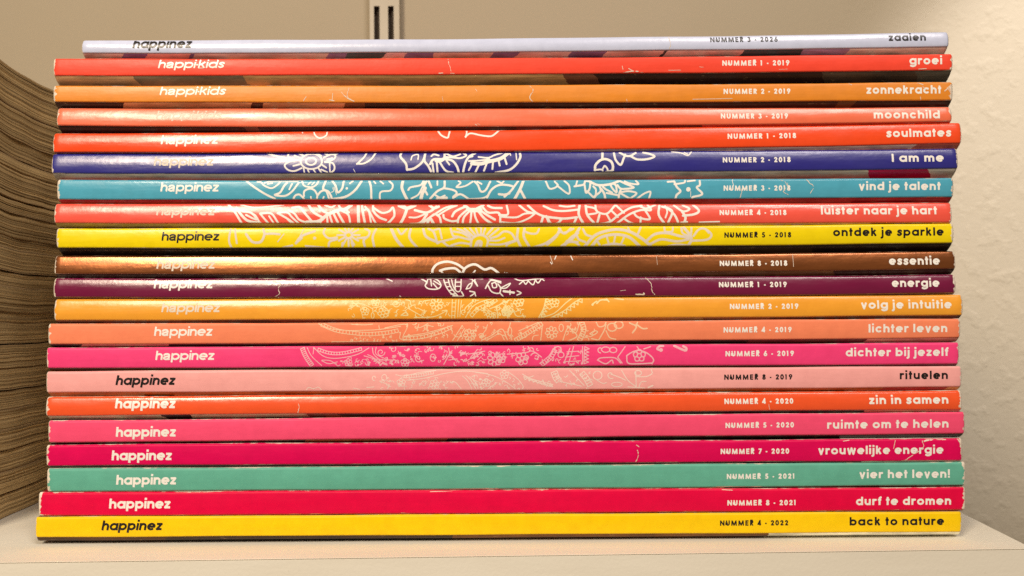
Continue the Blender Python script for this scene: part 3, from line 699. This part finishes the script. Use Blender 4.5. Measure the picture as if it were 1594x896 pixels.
def spine_material(name, rgb, rough, wear, metal=False, seed=0, spec=.5):
    t = NT(name)
    base = alb(rgb)
    uv = t.n('ShaderNodeTexCoord').outputs['UV']
    sx = t.n('ShaderNodeSeparateXYZ')
    t.lk(uv, sx.inputs[0])
    u, v = sx.outputs[0], sx.outputs[1]      # u: pixels / 100, v: 0 top .. 1 bottom; z unused
    oc = t.coord('Object', (1, 1, 1), (seed * 1.7, seed * .3, 0))
    # slight print mottling
    mott = t.noise(oc, 260, 4, .6)
    wide = t.noise(t.coord('Object', (14, 14, 60), (seed, 0, 0)), 1, 2, .5)
    c1 = t.mix(t.range(mott, .3, .7), tuple(x * .93 for x in base), tuple(min(.9, x * 1.05) for x in base))
    c2 = t.mix(t.range(wide, .35, .75, 0, .35), c1, tuple(min(.9, x * .86) for x in base))
    # worn edges, bare paper where the ink has rubbed off
    e = t.math('MINIMUM', v, t.math('SUBTRACT', 1.0, v))
    n1 = t.noise(t.coord('Object', (220, 1, 900), (seed * 3.1, 0, 0)), 1, 4, .65)
    n1b = t.noise(t.coord('Object', (38, 1, 10), (seed * 5.3, 0, 0)), 1, 2, .5)
    amp = t.math('MULTIPLY', t.range(n1, .42, .78, 0, .11 * wear), t.range(n1b, .42, .66, .15, 1.0))
    ends = t.n('ShaderNodeAttribute', attribute_name='end_dist')
    amp = t.math('MULTIPLY', amp, t.range(ends.outputs['Fac'], 0, 45, 1.25, .55))
    w1 = t.math('SUBTRACT', amp, e)
    w1 = t.range(w1, -.004, .016)
    n2 = t.noise(t.coord('Object', (500, 1, 500), (seed * 2.3, 0, 4)), 1, 4, .65)
    w2 = t.math('SUBTRACT', t.range(n2, .30, .80, .8, 10.0 * wear), ends.outputs['Fac'])
    w2 = t.range(w2, -.4, .6)
    specks = t.noise(t.coord('Object', (900, 1, 900), (seed * 4.7, 0, 9)), 1, 2, .5)
    w3 = t.range(specks, .80, .83)
    wm = t.math('MAXIMUM', t.math('MAXIMUM', w1, w2), t.math('MULTIPLY', w3, .6), clamp=True)
    paper = t.mix(t.range(n2, .3, .7), (.60, .50, .40), (.80, .72, .62))
    t.lk(t.mix(wm, c2, paper), t.b.inputs['Base Color'])
    # gloss
    rn = t.noise(t.coord('Object', (40, 1, 220), (seed, 3, 0)), 1, 4, .6)
    r = t.range(rn, .3, .7, rough - .07, rough + .09)
    r = t.math('MAXIMUM', r, t.math('MULTIPLY', wm, .8))
    t.lk(r, t.b.inputs['Roughness'])
    t.b.inputs['Specular IOR Level'].default_value = spec
    if metal:
        t.lk(t.range(wm, 0, 1, .80, 0), t.b.inputs['Metallic'])
        t.b.inputs['Coat Weight'].default_value = .7
        t.b.inputs['Coat Roughness'].default_value = .24
    b1 = t.noise(t.coord('Object', (20, 1, 170), (seed * 2, 1, 0)), 1, 3, .55)
    nrm = t.bump(b1, .32, .0006)
    b3 = t.noise(t.coord('Object', (110, 1, 140), (seed * 3, 5, 0)), 1, 3, .6)
    nrm = t.bump(b3, .22, .0006, nrm)
    b2 = t.noise(t.coord('Object', (700, 1, 700), (seed, 0, 0)), 1, 3, .6)
    nrm = t.bump(b2, .25 if not metal else .6, .00005, nrm)
    t.lk(nrm, t.b.inputs['Normal'])
    return t.m


def ink_material(name, col, rough, foil=False):
    t = NT(name)
    n = t.noise(t.coord('Object'), 900, 3, .6)
    t.lk(t.mix(t.range(n, .3, .7), tuple(x * .9 for x in col), col), t.b.inputs['Base Color'])
    b1 = t.noise(t.coord('Object', (24, 1, 260)), 1, 3, .55)
    t.lk(t.bump(b1, .3, .0006), t.b.inputs['Normal'])
    t.b.inputs['Roughness'].default_value = rough
    return t.m


def cover_material(name, segs, x0, seed):
    """constant colour bands along the fold of the cover, world x in the thing's own frame"""
    t = NT(name)
    tc = t.n('ShaderNodeTexCoord')
    sx = t.n('ShaderNodeSeparateXYZ')
    t.lk(tc.outputs['Object'], sx.inputs[0])
    nz = t.noise(t.coord('Object', (90, 40, 160), (seed, 0, 0)), 1, 4, .6)
    x = t.math('ADD', sx.outputs[0], t.math('MULTIPLY', t.math('SUBTRACT', nz, .5), .007))
    x = t.math('ADD', x, t.math('MULTIPLY', sx.outputs[2], -.9 if seed % 2 else .9))
    f = t.math('DIVIDE', t.math('ADD', x, .165), .33)
    r = t.n('ShaderNodeValToRGB')
    r.color_ramp.interpolation = 'CONSTANT'
    t.lk(f, r.inputs[0])
    el = r.color_ramp.elements
    while len(el) > 1:
        el.remove(el[-1])
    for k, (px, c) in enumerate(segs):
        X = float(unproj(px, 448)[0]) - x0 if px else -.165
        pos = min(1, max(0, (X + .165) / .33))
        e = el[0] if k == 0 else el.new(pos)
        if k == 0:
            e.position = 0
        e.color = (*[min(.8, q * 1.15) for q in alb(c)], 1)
    fl = t.noise(t.coord('Object', (300, 300, 1500), (seed * 2, 0, 0)), 1, 5, .7)
    mot = t.noise(t.coord('Object', (70, 200, 500), (seed * 3, 2, 0)), 1, 5, .65)
    dark = t.n('ShaderNodeMix', data_type='RGBA', blend_type='MULTIPLY')
    dark.inputs[0].default_value = 1
    t.lk(r.outputs[0], dark.inputs[6])
    t.lk(t.mix(t.range(mot, .34, .66), (.55, .52, .50), (1.25, 1.22, 1.2)), dark.inputs[7])
    t.lk(t.mix(t.range(fl, .62, .72, 0, .45), dark.outputs[2], (.42, .30, .16)), t.b.inputs['Base Color'])
    t.b.inputs['Roughness'].default_value = .42
    return t.m


PAPER_EDGE = NT("page_edges")
_n = PAPER_EDGE.noise(PAPER_EDGE.coord('Object', (3, 3, 5200)), 1, 3, .7)
PAPER_EDGE.lk(PAPER_EDGE.mix(PAPER_EDGE.range(_n, .35, .65), (.42, .36, .28), (.74, .68, .58)), PAPER_EDGE.b.inputs['Base Color'])
PAPER_EDGE.lk(PAPER_EDGE.bump(_n, .6, .0003), PAPER_EDGE.b.inputs['Normal'])
PAPER_EDGE.b.inputs['Roughness'].default_value = .8
SCUFF_M = NT("bare_paper")
_n = SCUFF_M.noise(SCUFF_M.coord('Object'), 1500, 3, .6)
SCUFF_M.lk(SCUFF_M.mix(_n, (.62, .50, .40), (.86, .78, .68)), SCUFF_M.b.inputs['Base Color'])
SCUFF_M.b.inputs['Roughness'].default_value = .8
INK_W = ink_material("cream_ink", (.89, .87, .84), .34)
INK_FAINT = ink_material("pale_peach_ink", (.86, .66, .50), .40)
INK_FAINTS = {q: ink_material("pale_print_%s" % q, alb(c), .40) for q, c in ((12, (255, 216, 146)), (13, (255, 196, 152)), (14, (255, 176, 178)), (15, (252, 206, 188)))}
INK_FOIL = ink_material("pearl_ink", (.74, .66, .57), .62)
INK_K = ink_material("black_ink", (.012, .009, .010), .34)
GROUP = "magazines with coloured spines in the middle stack"


TILT = {1: .0002, 4: .00045, 5: .0003, 6: .0004, 8: .0004, 10: .0006, 11: .0003, 12: .0003, 16: .0003}
SPEC = {1: .6, 3: .6, 17: .15, 18: .15, 19: .2, 20: .15, 21: .2, 4: .8, 5: .6, 6: 1.0, 7: .4, 8: .8, 9: .45, 10: 1.0, 11: .9, 12: .7, 16: .7}


class Mag:
    def __init__(self, i):
        (self.l, self.r, self.tl, self.tr, self.st, self.bl, self.br, self.sb) = MAGS[i][:8]
        self.bulge = MAGS[i][9] / 1000.0
        rnd = random.Random(100 + i)
        self.tilt = TILT.get(i + 1, 0.0) + (.00025 if i + 1 in TILT else 0)
        self.ph = [rnd.uniform(0, 6.28) for _ in range(4)]

    def f(self, px):
        return (np.asarray(px, float) - self.l) / (self.r - self.l)

    def top(self, px):
        q = self.f(px)
        return self.tl + (self.tr - self.tl) * q + self.st * 4 * q * (1 - q) + .30 * np.sin(q * 17 + self.ph[0]) + .18 * np.sin(q * 41 + self.ph[1])

    def bot(self, px):
        q = self.f(px)
        return self.bl + (self.br - self.bl) * q + self.sb * 4 * q * (1 - q) + .25 * np.sin(q * 19 + self.ph[2]) + .15 * np.sin(q * 37 + self.ph[3])

    def depth(self, px, v):
        """how far back the spine surface lies, metres"""
        px = np.asarray(px, float)
        y = -self.bulge * (1 - (2 * v - 1) ** 2) + self.tilt * (.5 - v)
        y = y + .00045 * np.clip((.09 - v) / .09, 0, 1) ** 2 + .00030 * np.clip((v - .93) / .07, 0, 1) ** 2
        e = np.minimum(px - self.l, self.r - px)
        y = y + .0011 * np.clip(1 - e / 6.0, 0, 1) ** 2
        return y

    def edge_pull(self, px):
        e = np.minimum(px - self.l, self.r - px)
        return 2.2 * np.clip(1 - e / 5.0, 0, 1) ** 2

    def at(self, px, v, proud=0.0):
        px = np.asarray(px, float)
        v = np.asarray(v, float)
        pull = self.edge_pull(px)
        t, b = self.top(px) + pull, self.bot(px) - pull * .8
        py = t + v * (b - t)
        y = self.depth(px, v)
        X, Z = unproj(px, py, 0)
        # surface slope gives the outward direction of the print
        dv = .02
        hgt = (b - t) * MMPX
        dydv = (self.depth(px, np.clip(v + dv, 0, 1)) - self.depth(px, np.clip(v - dv, 0, 1))) / (2 * dv)
        sl = dydv / hgt
        nrm = np.sqrt(1 + sl * sl)
        return np.stack([X, y - proud / nrm, Z + proud * (-sl) / nrm * -1], -1)

    def v_of(self, px, py):
        pull = self.edge_pull(px)
        t, b = self.top(px) + pull, self.bot(px) - pull * .8
        return (py - t) / (b - t)


mags = [Mag(i) for i in range(21)]
def print_mesh(mg, strokes, res, butt, lim=(.0, 1.0), proud=.00003):
    allp = np.concatenate([p for p, _ in strokes])
    hw = max(h for _, h in strokes)
    x0, x1 = max(mg.l + 1, allp[:, 0].min() - hw - 1), min(mg.r - 1, allp[:, 0].max() + hw + 1)
    xs = np.linspace(x0, x1, 40)
    y0 = max(allp[:, 1].min() - hw - 1, mg.top(xs).min() - 1)
    y1 = min(allp[:, 1].max() + hw + 1, mg.bot(xs).max() + 1)
    X = np.arange(x0, x1, 1 / res)
    Y = np.arange(y0, y1, 1 / res)
    S = sdf_strokes(strokes, X, Y, butt)
    tt, bb = mg.top(X)[None, :], mg.bot(X)[None, :]
    S = np.maximum(S, np.maximum(tt + .5 - Y[:, None], Y[:, None] - (bb - .7)))
    P, F = fill(S, X, Y)
    if not len(P):
        return None
    v = mg.v_of(P[:, 0], P[:, 1])
    return mg.at(P[:, 0], v, proud), F


TH = .00028          # cover board thickness
WIDTHS = [.222, .214, .214, .214] + [.226] * 17
for i, mg in enumerate(mags):
    (l, r, tl, tr, st, bl, br, sb, rgb, bulge, rough, logo, lkind, lx0, lx1, lbase, link,
     iss, ix0, ix1, ibase, title, tx0, tx1, tbase, tink, wear) = MAGS[i]
    # ---- where the bundle rests: the next spine's top, or the shelf
    nxt = mags[i + 1] if i < 20 else None
    xs = np.concatenate([np.array([l, l + 1.2, l + 2.5, l + 4, l + 6]), np.linspace(l + 12, r - 12, 70), np.array([r - 6, r - 4, r - 2.5, r - 1.2, r])])
    nu = len(xs)
    vs = np.concatenate([np.linspace(0, .1, 5), np.linspace(.16, .86, 9), np.linspace(.92, 1, 5)])
    cxp = (l + r) / 2
    if nxt is not None:
        low_py = np.where((xs >= nxt.l) & (xs <= nxt.r), nxt.top(np.clip(xs, nxt.l, nxt.r)), nxt.top(np.clip(xs, nxt.l, nxt.r))) - .45
        zlow = unproj(xs, low_py)[1]
        z_base = float(unproj(cxp, nxt.top(cxp))[1])
    else:
        zlow = np.full(nu, SHELF_Z + .0001)
        z_base = SHELF_Z
    xb = float(unproj(cxp, 448)[0])
    loc = (xb, WIDTHS[i] / 2, z_base)
    root = empty("magazine", loc, LABELS[i], "magazine", GROUP)
    # ---- spine
    G = np.stack([mg.at(np.full(len(vs), x), vs) for x in xs])
    Bk = G.copy()
    Bk[:, :, 1] += TH * 1.6
    V, F = shell(G, Bk)
    uv1 = np.stack([np.repeat(xs[:, None] / 100, len(vs), 1), np.repeat(vs[None, :], nu, 0)], -1).reshape(-1, 2)
    uvs = np.concatenate([uv1, uv1])
    n_spine = len(F)
    # scuffs join the spine mesh, bare paper standing a hair proud
    V = list(map(tuple, V))
    ids = [0] * len(F)
    if i + 1 in SCUFF:
        st_ = []
        for it in SCUFF[i + 1].split('|'):
            q = it.split()
            st_.append((np.array([tuple(map(float, c.split(','))) for c in q[1:]]), float(q[0]) * .40))
        # ragged: jitter the points a little
        rj = random.Random(i)
        st2 = []
        for p, h in st_:
            pp = catmull(p, 4)
            pp = pp + np.array([(rj.uniform(-.6, .6), rj.uniform(-.4, .4)) for _ in pp])
            for q in range(len(pp) - 1):          # broken, uneven cracks
                if len(pp) < 6 or rj.random() > .22:
                    st2.append((pp[q:q + 2], h * rj.uniform(.55, 1.35)))
        res_ = print_mesh(mg, st2, 2.5, False, proud=.00006)
        if res_:
            PV, PF = res_
            b = len(V)
            V += list(map(tuple, PV))
            uvs = np.concatenate([uvs, np.zeros((len(PV), 2)) + .5])
            F = F + [tuple(k + b for k in f) for f in PF]
            ids += [1] * len(PF)
    sm = spine_material("spine_ink_%s" % title.replace(' ', '_').replace('!', ''), rgb, rough, wear, metal=(i == 9), seed=i + 1, spec=SPEC.get(i + 1, .28))
    sp_o = mesh_obj("spine", V, F, [sm, SCUFF_M.m], root, uvs, False, ids, loc)
    at = sp_o.data.attributes.new("end_dist", 'FLOAT', 'POINT')
    ed = np.full(len(V), 50.0)
    e1 = np.minimum(xs - l, r - xs)
    e2 = np.repeat(e1[:, None], len(vs), 1).ravel()
    ed[:len(e2)] = e2
    ed[len(e2):2 * len(e2)] = e2
    at.data.foreach_set("value", ed.astype(np.float32))
    sm_flag = np.zeros(len(sp_o.data.polygons), bool)
    sm_flag[:(nu - 1) * (len(vs) - 1)] = True
    sp_o.data.polygons.foreach_set("use_smooth", sm_flag)
    # ---- lettering
    slope = (tr - tl) / (r - l)
    inks = {WH: INK_W, BK: INK_K}
    size_l = 11.3 if lkind == 'geo' else (9.4 if '.' in logo else 10.5)
    hl = .148 if lkind == 'geo' else (.108 if '.' in logo else .122)
    lw = logo
    strokes = text_strokes(lw, lx0, lx1, lbase, size_l, hl, lkind, slope * .6, .17 if '.' in logo else (.10 if lkind == 'helv' else (.18 if link == BK else .07)), .035 if lkind == 'helv' else .07)
    lm = print_mesh(mg, strokes, 3.2, True)
    ink_l = inks[link] if i not in (3, 5, 7, 8, 9, 11) else (INK_FOIL if link == WH else INK_K)
    if lm:
        mesh_obj("logo_lettering", lm[0], lm[1], ink_l, sp_o, loc=loc)
    strokes = text_strokes(iss, ix0, ix1, ibase + .3, 8.2, .118, 'caps', slope, 0, .25)
    lm = print_mesh(mg, strokes, 4.0, True)
    mesh_obj("issue_lettering", lm[0], lm[1], inks[tink], sp_o, loc=loc)
    strokes = text_strokes(title, tx0, tx1, tbase + slope * (tx0 - tx1) + .5, (9.6 if i else 8.9), .150, 'geo', slope, 0, .20)
    lm = print_mesh(mg, strokes, 3.2, True)
    mesh_obj("title_lettering", lm[0], lm[1], inks[tink], sp_o, loc=loc)
    # ---- ornament
    if i + 1 in ART:
        lm = print_mesh(mg, [(p, h * (.84 if i >= 10 else .87)) for p, h in parse_art(ART[i + 1])], 2.4, False, proud=.000025)
        ink = INK_FAINTS.get(i + 1, INK_FOIL if i + 1 == 9 else INK_W)
        mesh_obj("floral_print", lm[0], lm[1], ink, sp_o, loc=loc)
    # ---- covers: the upper sheet, and the lower one folding in under the spine
    e = np.minimum(xs - l, r - xs)
    back = .0011 * np.clip(1 - e / 6.0, 0, 1) ** 2
    topedge = G[:, 0, :]
    botedge = G[:, -1, :]
    W = WIDTHS[i]
    ys = np.array([0, .0006, .002, .02, .06, .12, W])
    up = np.stack([np.stack([topedge[:, 0], topedge[:, 1] + .00002 + (y), topedge[:, 2] - .00002], -1) for y in ys], 1)
    dn = up.copy()
    dn[:, :, 2] -= TH
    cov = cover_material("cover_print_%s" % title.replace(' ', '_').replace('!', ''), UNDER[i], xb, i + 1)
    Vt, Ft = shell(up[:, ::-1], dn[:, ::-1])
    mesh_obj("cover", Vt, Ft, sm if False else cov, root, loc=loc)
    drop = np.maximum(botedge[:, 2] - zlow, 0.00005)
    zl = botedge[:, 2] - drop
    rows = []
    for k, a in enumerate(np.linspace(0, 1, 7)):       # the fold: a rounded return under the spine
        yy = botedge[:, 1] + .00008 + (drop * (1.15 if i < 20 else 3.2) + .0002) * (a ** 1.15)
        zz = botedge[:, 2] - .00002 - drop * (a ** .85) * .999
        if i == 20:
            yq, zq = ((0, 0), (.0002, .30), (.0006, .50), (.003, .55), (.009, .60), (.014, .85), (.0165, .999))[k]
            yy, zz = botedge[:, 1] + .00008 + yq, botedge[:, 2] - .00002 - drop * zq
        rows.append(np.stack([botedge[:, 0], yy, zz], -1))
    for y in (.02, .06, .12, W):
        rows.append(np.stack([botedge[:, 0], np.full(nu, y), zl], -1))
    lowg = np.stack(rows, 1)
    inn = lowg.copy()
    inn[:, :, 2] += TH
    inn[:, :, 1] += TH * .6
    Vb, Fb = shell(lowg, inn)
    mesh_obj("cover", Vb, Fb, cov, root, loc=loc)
    # ---- page block between them
    xi = slice(3, nu - 3)
    pt = np.stack([topedge[xi, 0], np.zeros(nu - 6), topedge[xi, 2] - TH - .0001], -1)
    pb = np.stack([botedge[xi, 0], np.zeros(nu - 6), np.maximum(zl[xi] + TH + .00012, zl[xi])], -1)
    prof = []
    for P_, y in ((pt, .0014), (pt, W - .002), (pb, W - .002), (pb + np.array([0, 0, 0])[None], .0036 + (drop.max() * 1.3 if i < 20 else .016)), ((pb * .45 + pt * .55), .0016)):
        q = P_.copy()
        q[:, 1] = y
        prof.append(q)
    PG = np.stack(prof, 1)                       # (n,5,3) closed loop
    n_, m_ = PG.shape[:2]
    Vp = PG.reshape(-1, 3)
    Fp = []
    for a in range(n_ - 1):
        for b in range(m_):
            c = (b + 1) % m_
            Fp.append((a * m_ + b, a * m_ + c, (a + 1) * m_ + c, (a + 1) * m_ + b))
    Fp.append(tuple(range(m_))[::-1])
    Fp.append(tuple((n_ - 1) * m_ + b for b in range(m_)))
    mesh_obj("page_block", Vp, Fp, PAPER_EDGE.m, root, loc=loc)

# ------------------------------------------------------------------ the stack at the left, seen by its page edges
LX = -.1817
YS = np.concatenate([np.linspace(.008, .026, 7), np.linspace(.0285, .068, 34), np.linspace(.074, .285, 16)])
ZK = np.array([-.0806, -.0565, -.0348, -.0184, .0083, .0349, .0511, .0689, .0828])
DK = np.array([0, .0007, .0012, .0011, .0021, .0026, .0038, .0034, .0031])


def sag(z, y):
    t = (y - .031) / .0326
    s = np.where(t > 0, (1 - np.exp(-2.0 * t)) / (1 - math.exp(-2.0)), 2.2 * np.maximum(t, -.8))
    return -np.interp(z, ZK, DK) * s


gap_px = [90, 152, 230, 251, 300, 418, 535, 607, 702, 770, 807]
gap_z = [(448 - g + 6.3) * MMPX * 1.1196 for g in gap_px]
gap_z[-1] = SHELF_Z + .0001
bounds = []
rb = random.Random(8)
for a, b in zip(gap_z[:-1], gap_z[1:]):
    n = max(1, round((a - b) / .0076))
    cut = [0] + [(k + rb.uniform(-.28, .28)) / n for k in range(1, n)] + [1]
    for k in range(n):
        bounds.append((a - (a - b) * cut[k], a - (a - b) * cut[k + 1], k == 0))
pm = NT("yellowed_page_edges")
_o = pm.coord('UV', (6, 1350, 1))
_a = pm.noise(_o, 1, 4, .7)
_b = pm.noise(pm.coord('Object', (60, 60, 160)), 1, 3, .6)
_c = pm.mix(pm.range(_a, .38, .62), (.18, .108, .038), (.80, .58, .285))
_c = pm.mix(pm.range(_b, .4, .7, 0, .5), _c, (.56, .40, .20))
pm.lk(_c, pm.b.inputs['Base Color'])
pm.lk(pm.bump(_a, .8, .00025), pm.b.inputs['Normal'])
pm.b.inputs['Roughness'].default_value = .75
cm = NT("dull_cover_sheet")
_a = cm.noise(cm.coord('Object', (50, 50, 50)), 1, 3, .6)
cm.lk(cm.mix(_a, (.34, .22, .10), (.66, .48, .27)), cm.b.inputs['Base Color'])
cm.b.inputs['Roughness'].default_value = .5
LGROUP = "magazines in the left stack seen by their page edges"
rl = random.Random(5)
for k, (zt, zb, first) in enumerate(bounds):
    shift = rl.uniform(-.0006, .0006)
    g_top = .00045 if first and k else .00003
    if k == 0:
        g_top = 0
    zt2 = zt - g_top
    lab = "yellowed magazine between the top and bottom ones of the page-edge stack at far left"
    if k == 0:
        lab = "yellowed sagging magazine on top of the page-edge stack at far left"
    if k == len(bounds) - 1:
        lab = "yellowed magazine lying on the shelf under the page-edge stack at far left"
    loc = (LX - .11, .145, zb)
    root = empty("magazine", loc, lab, "magazine", LGROUP)
    n_l = max(6, int((zt2 - zb - .0006) / .00034))
    zs = np.linspace(zt2 - .0004, zb + .0004, n_l + 1)
    xo = LX + shift + np.array([rl.gauss(0, .00010) for _ in range(n_l)])
    ph = [rl.uniform(0, 6.28) for _ in range(3)]

    def surf(x, z):
        wv = .00010 * np.sin(YS * 230 + z * 70) + .00005 * np.sin(YS * 470 + z * 190)
        if isinstance(z, float):
            zz = z
        z_ = z + sag(z, YS) + wv * (0 if z < SHELF_Z + .002 else 1)
        return np.stack([np.full(len(YS), x) + .0002 * np.sin(YS * 300 + ph[2]), YS, np.maximum(z_, SHELF_Z + .00012)], -1)
    rows = [surf(LX - .21, zs[0])]
    for q in range(n_l):
        jt = rl.uniform(-.00006, .00006)
        rows.append(surf(xo[q], zs[q] + jt))
        rows.append(surf(xo[q], zs[q + 1] + jt))
        rows.append(surf(min(xo[q], xo[min(q + 1, n_l - 1)]) - .00012, zs[q + 1] + jt))
    rows.append(surf(LX - .21, zs[-1]))
    R = np.stack(rows, 0)
    m_, n_ = R.shape[:2]
    Vp = R.reshape(-1, 3)
    Fp = grid_faces(m_, n_)
    Fp += [(((m_ - 1) * n_ + b + 1), ((m_ - 1) * n_ + b), b, b + 1) for b in range(n_ - 1)]
    Fp.append(tuple(a * n_ for a in range(m_)))
    Fp.append(tuple(a * n_ + n_ - 1 for a in range(m_))[::-1])
    zrow = [zs[0]] + sum([[zs[q], zs[q + 1], zs[q + 1]] for q in range(n_l)], []) + [zs[-1]]
    uvp = np.stack([np.repeat(YS[None, :], m_, 0), np.repeat(np.array(zrow)[:, None], n_, 1)], -1).reshape(-1, 2)
    mesh_obj("page_block", Vp, Fp, pm.m, root, uvp, loc=loc)
    for zc in (zt2 - .00005, zb + .00035):
        xs2 = np.array([LX - .21, LX - .1, LX - .03, LX + shift + rl.uniform(-.0006, .0002)])
        A = np.stack([surf(x, zc) for x in xs2])
        Bq = A.copy()
        Bq[:, :, 2] -= .0003
        Bq[:, :, 2] = np.maximum(Bq[:, :, 2], SHELF_Z + .00004)
        Vc, Fc = shell(A, Bq)
        mesh_obj("cover", Vc, Fc, cm.m, root, loc=loc)

# ------------------------------------------------------------------ shelf board
sm_ = NT("white_painted_wood")
_a = sm_.noise(sm_.coord('Object', (8, 60, 60)), 1, 4, .6)
_b = sm_.noise(sm_.coord('Object', (900, 900, 900)), 1, 2, .5)
_c = sm_.mix(sm_.range(_a, .3, .7), (.72, .675, .58), (.80, .76, .67))
_d = sm_.noise(sm_.coord('Object', (240, 240, 240), (3, 0, 0)), 1, 2, .5)
_c = sm_.mix(sm_.range(_d, .74, .78, 0, .35), _c, (.32, .24, .16))
sm_.lk(_c, sm_.b.inputs['Base Color'])
sm_.lk(sm_.bump(_b, .25, .0002, sm_.bump(_a, .3, .0006)), sm_.b.inputs['Normal'])
sm_.b.inputs['Roughness'].default_value = .65
FLx, FRx = -.60, .1590
fy = lambda x: -.0130 + (x) * .0175       # front edge, slightly out of square with the stack
T = .018
rr = .00022
prof = [(0, .30), (0, .0006), (.00002, .0002), (.0001, .0001), (.00012, .0006), (.00036, .0006), (.00038, 0), (.001, 0), (T - rr, 0), (T, rr), (T, .30)]   # (down, back)
Vs, Fs = [], []
xcols = [FLx, FLx + .001] + list(np.linspace(-.3, FRx - .001, 24)) + [FRx]
for x in xcols:
    inset = .0006 if x in (FLx, FRx) else 0
    for dn_, bk in prof:
        Vs.append((x, (fy(x) + bk + inset) if bk < .2 else WALL_Y - .004, SHELF_Z - min(max(dn_, inset), T - inset)))
m_ = len(prof)
for a in range(len(xcols) - 1):
    for b in range(m_):
        c = (b + 1) % m_
        Fs.append((a * m_ + b, (a + 1) * m_ + b, (a + 1) * m_ + c, a * m_ + c))
Fs.append(tuple(range(m_)))
Fs.append(tuple((len(xcols) - 1) * m_ + b for b in range(m_))[::-1])
sh = mesh_obj("shelf_board", Vs, Fs, sm_.m, loc=(0, .15, SHELF_Z))
sh["label"] = "cream white painted shelf board under both magazine stacks"
sh["category"] = "shelf"

# ------------------------------------------------------------------ wall
wm = NT("painted_plaster")
_a = wm.noise(wm.coord('Object', (1, 1, 1)), 260, 5, .6)
_b = wm.noise(wm.coord('Object', (1, 1, 1), (5, 0, 0)), 80, 3, .5)
_c = wm.noise(wm.coord('Object', (1, 1, 1), (9, 0, 0)), 7, 3, .5)
wm.lk(wm.mix(_c, (.435, .365, .258), (.485, .415, .305)), wm.b.inputs['Base Color'])
# lump relief fades to the left, imitating light that rakes only the right side
_s = wm.n('ShaderNodeSeparateXYZ')
wm.lk(wm.n('ShaderNodeTexCoord').outputs['Object'], _s.inputs[0])
raking_fade = wm.range(_s.outputs[0], .20, .34, .12, 1.0)
lump = wm.math('MULTIPLY', wm.range(_b, .50, .78), raking_fade)
fine = wm.math('MULTIPLY', _a, wm.math('MULTIPLY', raking_fade, .5))
wm.lk(wm.bump(wm.math('ADD', lump, fine), 1.0, .0006), wm.b.inputs['Normal'])
wm.b.inputs['Roughness'].default_value = .7
v, f = box(-1.2, 1.2, WALL_Y, WALL_Y + .05, -.9, 1.0)
wl = mesh_obj("wall", v, f, wm.m, loc=(0, WALL_Y, 0))
wl["kind"] = "structure"

# ------------------------------------------------------------------ slotted upright of the shelf system
um = NT("cream_enamel")
_a = um.noise(um.coord('Object'), 300, 3, .5)
um.lk(um.mix(_a, (.44, .385, .29), (.49, .43, .335)), um.b.inputs['Base Color'])
um.b.inputs['Roughness'].default_value = .4
dm = NT("slot_shade")  # dark base colour stands for the shade inside the slots
dm.b.inputs['Base Color'].default_value = (.085, .06, .04, 1)
dm.b.inputs['Roughness'].default_value = .7
DEP = .009
yf = WALL_Y - DEP


def wx(px, py=30):
    X, Z = unproj(px, py, yf)
    return float(X), float(Z)


rx0, rx1 = wx(575.5)[0], wx(621.5)[0]
s1a, s1b, s2a, s2b = wx(582)[0], wx(591)[0], wx(604)[0], wx(613)[0]
ztop = wx(590, 9)[1]
root = empty("shelf_upright", ((rx0 + rx1) / 2, WALL_Y - DEP / 2, -.4), "cream metal upright with pairs of dark slots, on the wall behind the stack", "shelf rail")
loc = tuple(root.location)
PITCH, SH = .050, .031
rowsz = [ztop + PITCH * k for k in range(-9, 8)]
zlo, zhi = -.40, .55
Vv, Ff = [], []


def addbox(*a):
    v, f = box(*a)
    b = len(Vv)
    Vv.extend(v)
    Ff.extend([tuple(q + b for q in t) for t in f])


TK = .0016
# face plate: three full-height strips, and bridges between the slots butting on them
for a, b in ((rx0, s1a), (s1b, s2a), (s2b, rx1)):
    addbox(a, b, yf, yf + TK, zlo, zhi)
edges = [zlo] + sum([[z - SH, z] for z in rowsz if z - SH > zlo and z < zhi], []) + [zhi]
for a, b in ((s1a, s1b), (s2a, s2b)):
    for q in range(0, len(edges), 2):
        addbox(a, b, yf + .00005, yf + TK - .00005, edges[q], edges[q + 1])
addbox(rx0, rx0 + TK, yf + TK, WALL_Y - .0002, zlo, zhi)
addbox(rx1 - TK, rx1, yf + TK, WALL_Y - .0002, zlo, zhi)
mesh_obj("face_plate", Vv, Ff, um.m, root, loc=loc)
v, f = box(rx0 + TK + .0002, rx1 - TK - .0002, WALL_Y - .0022, WALL_Y - .0006, zlo, zhi)
mesh_obj("channel_back", v, f, dm.m, root, loc=loc)
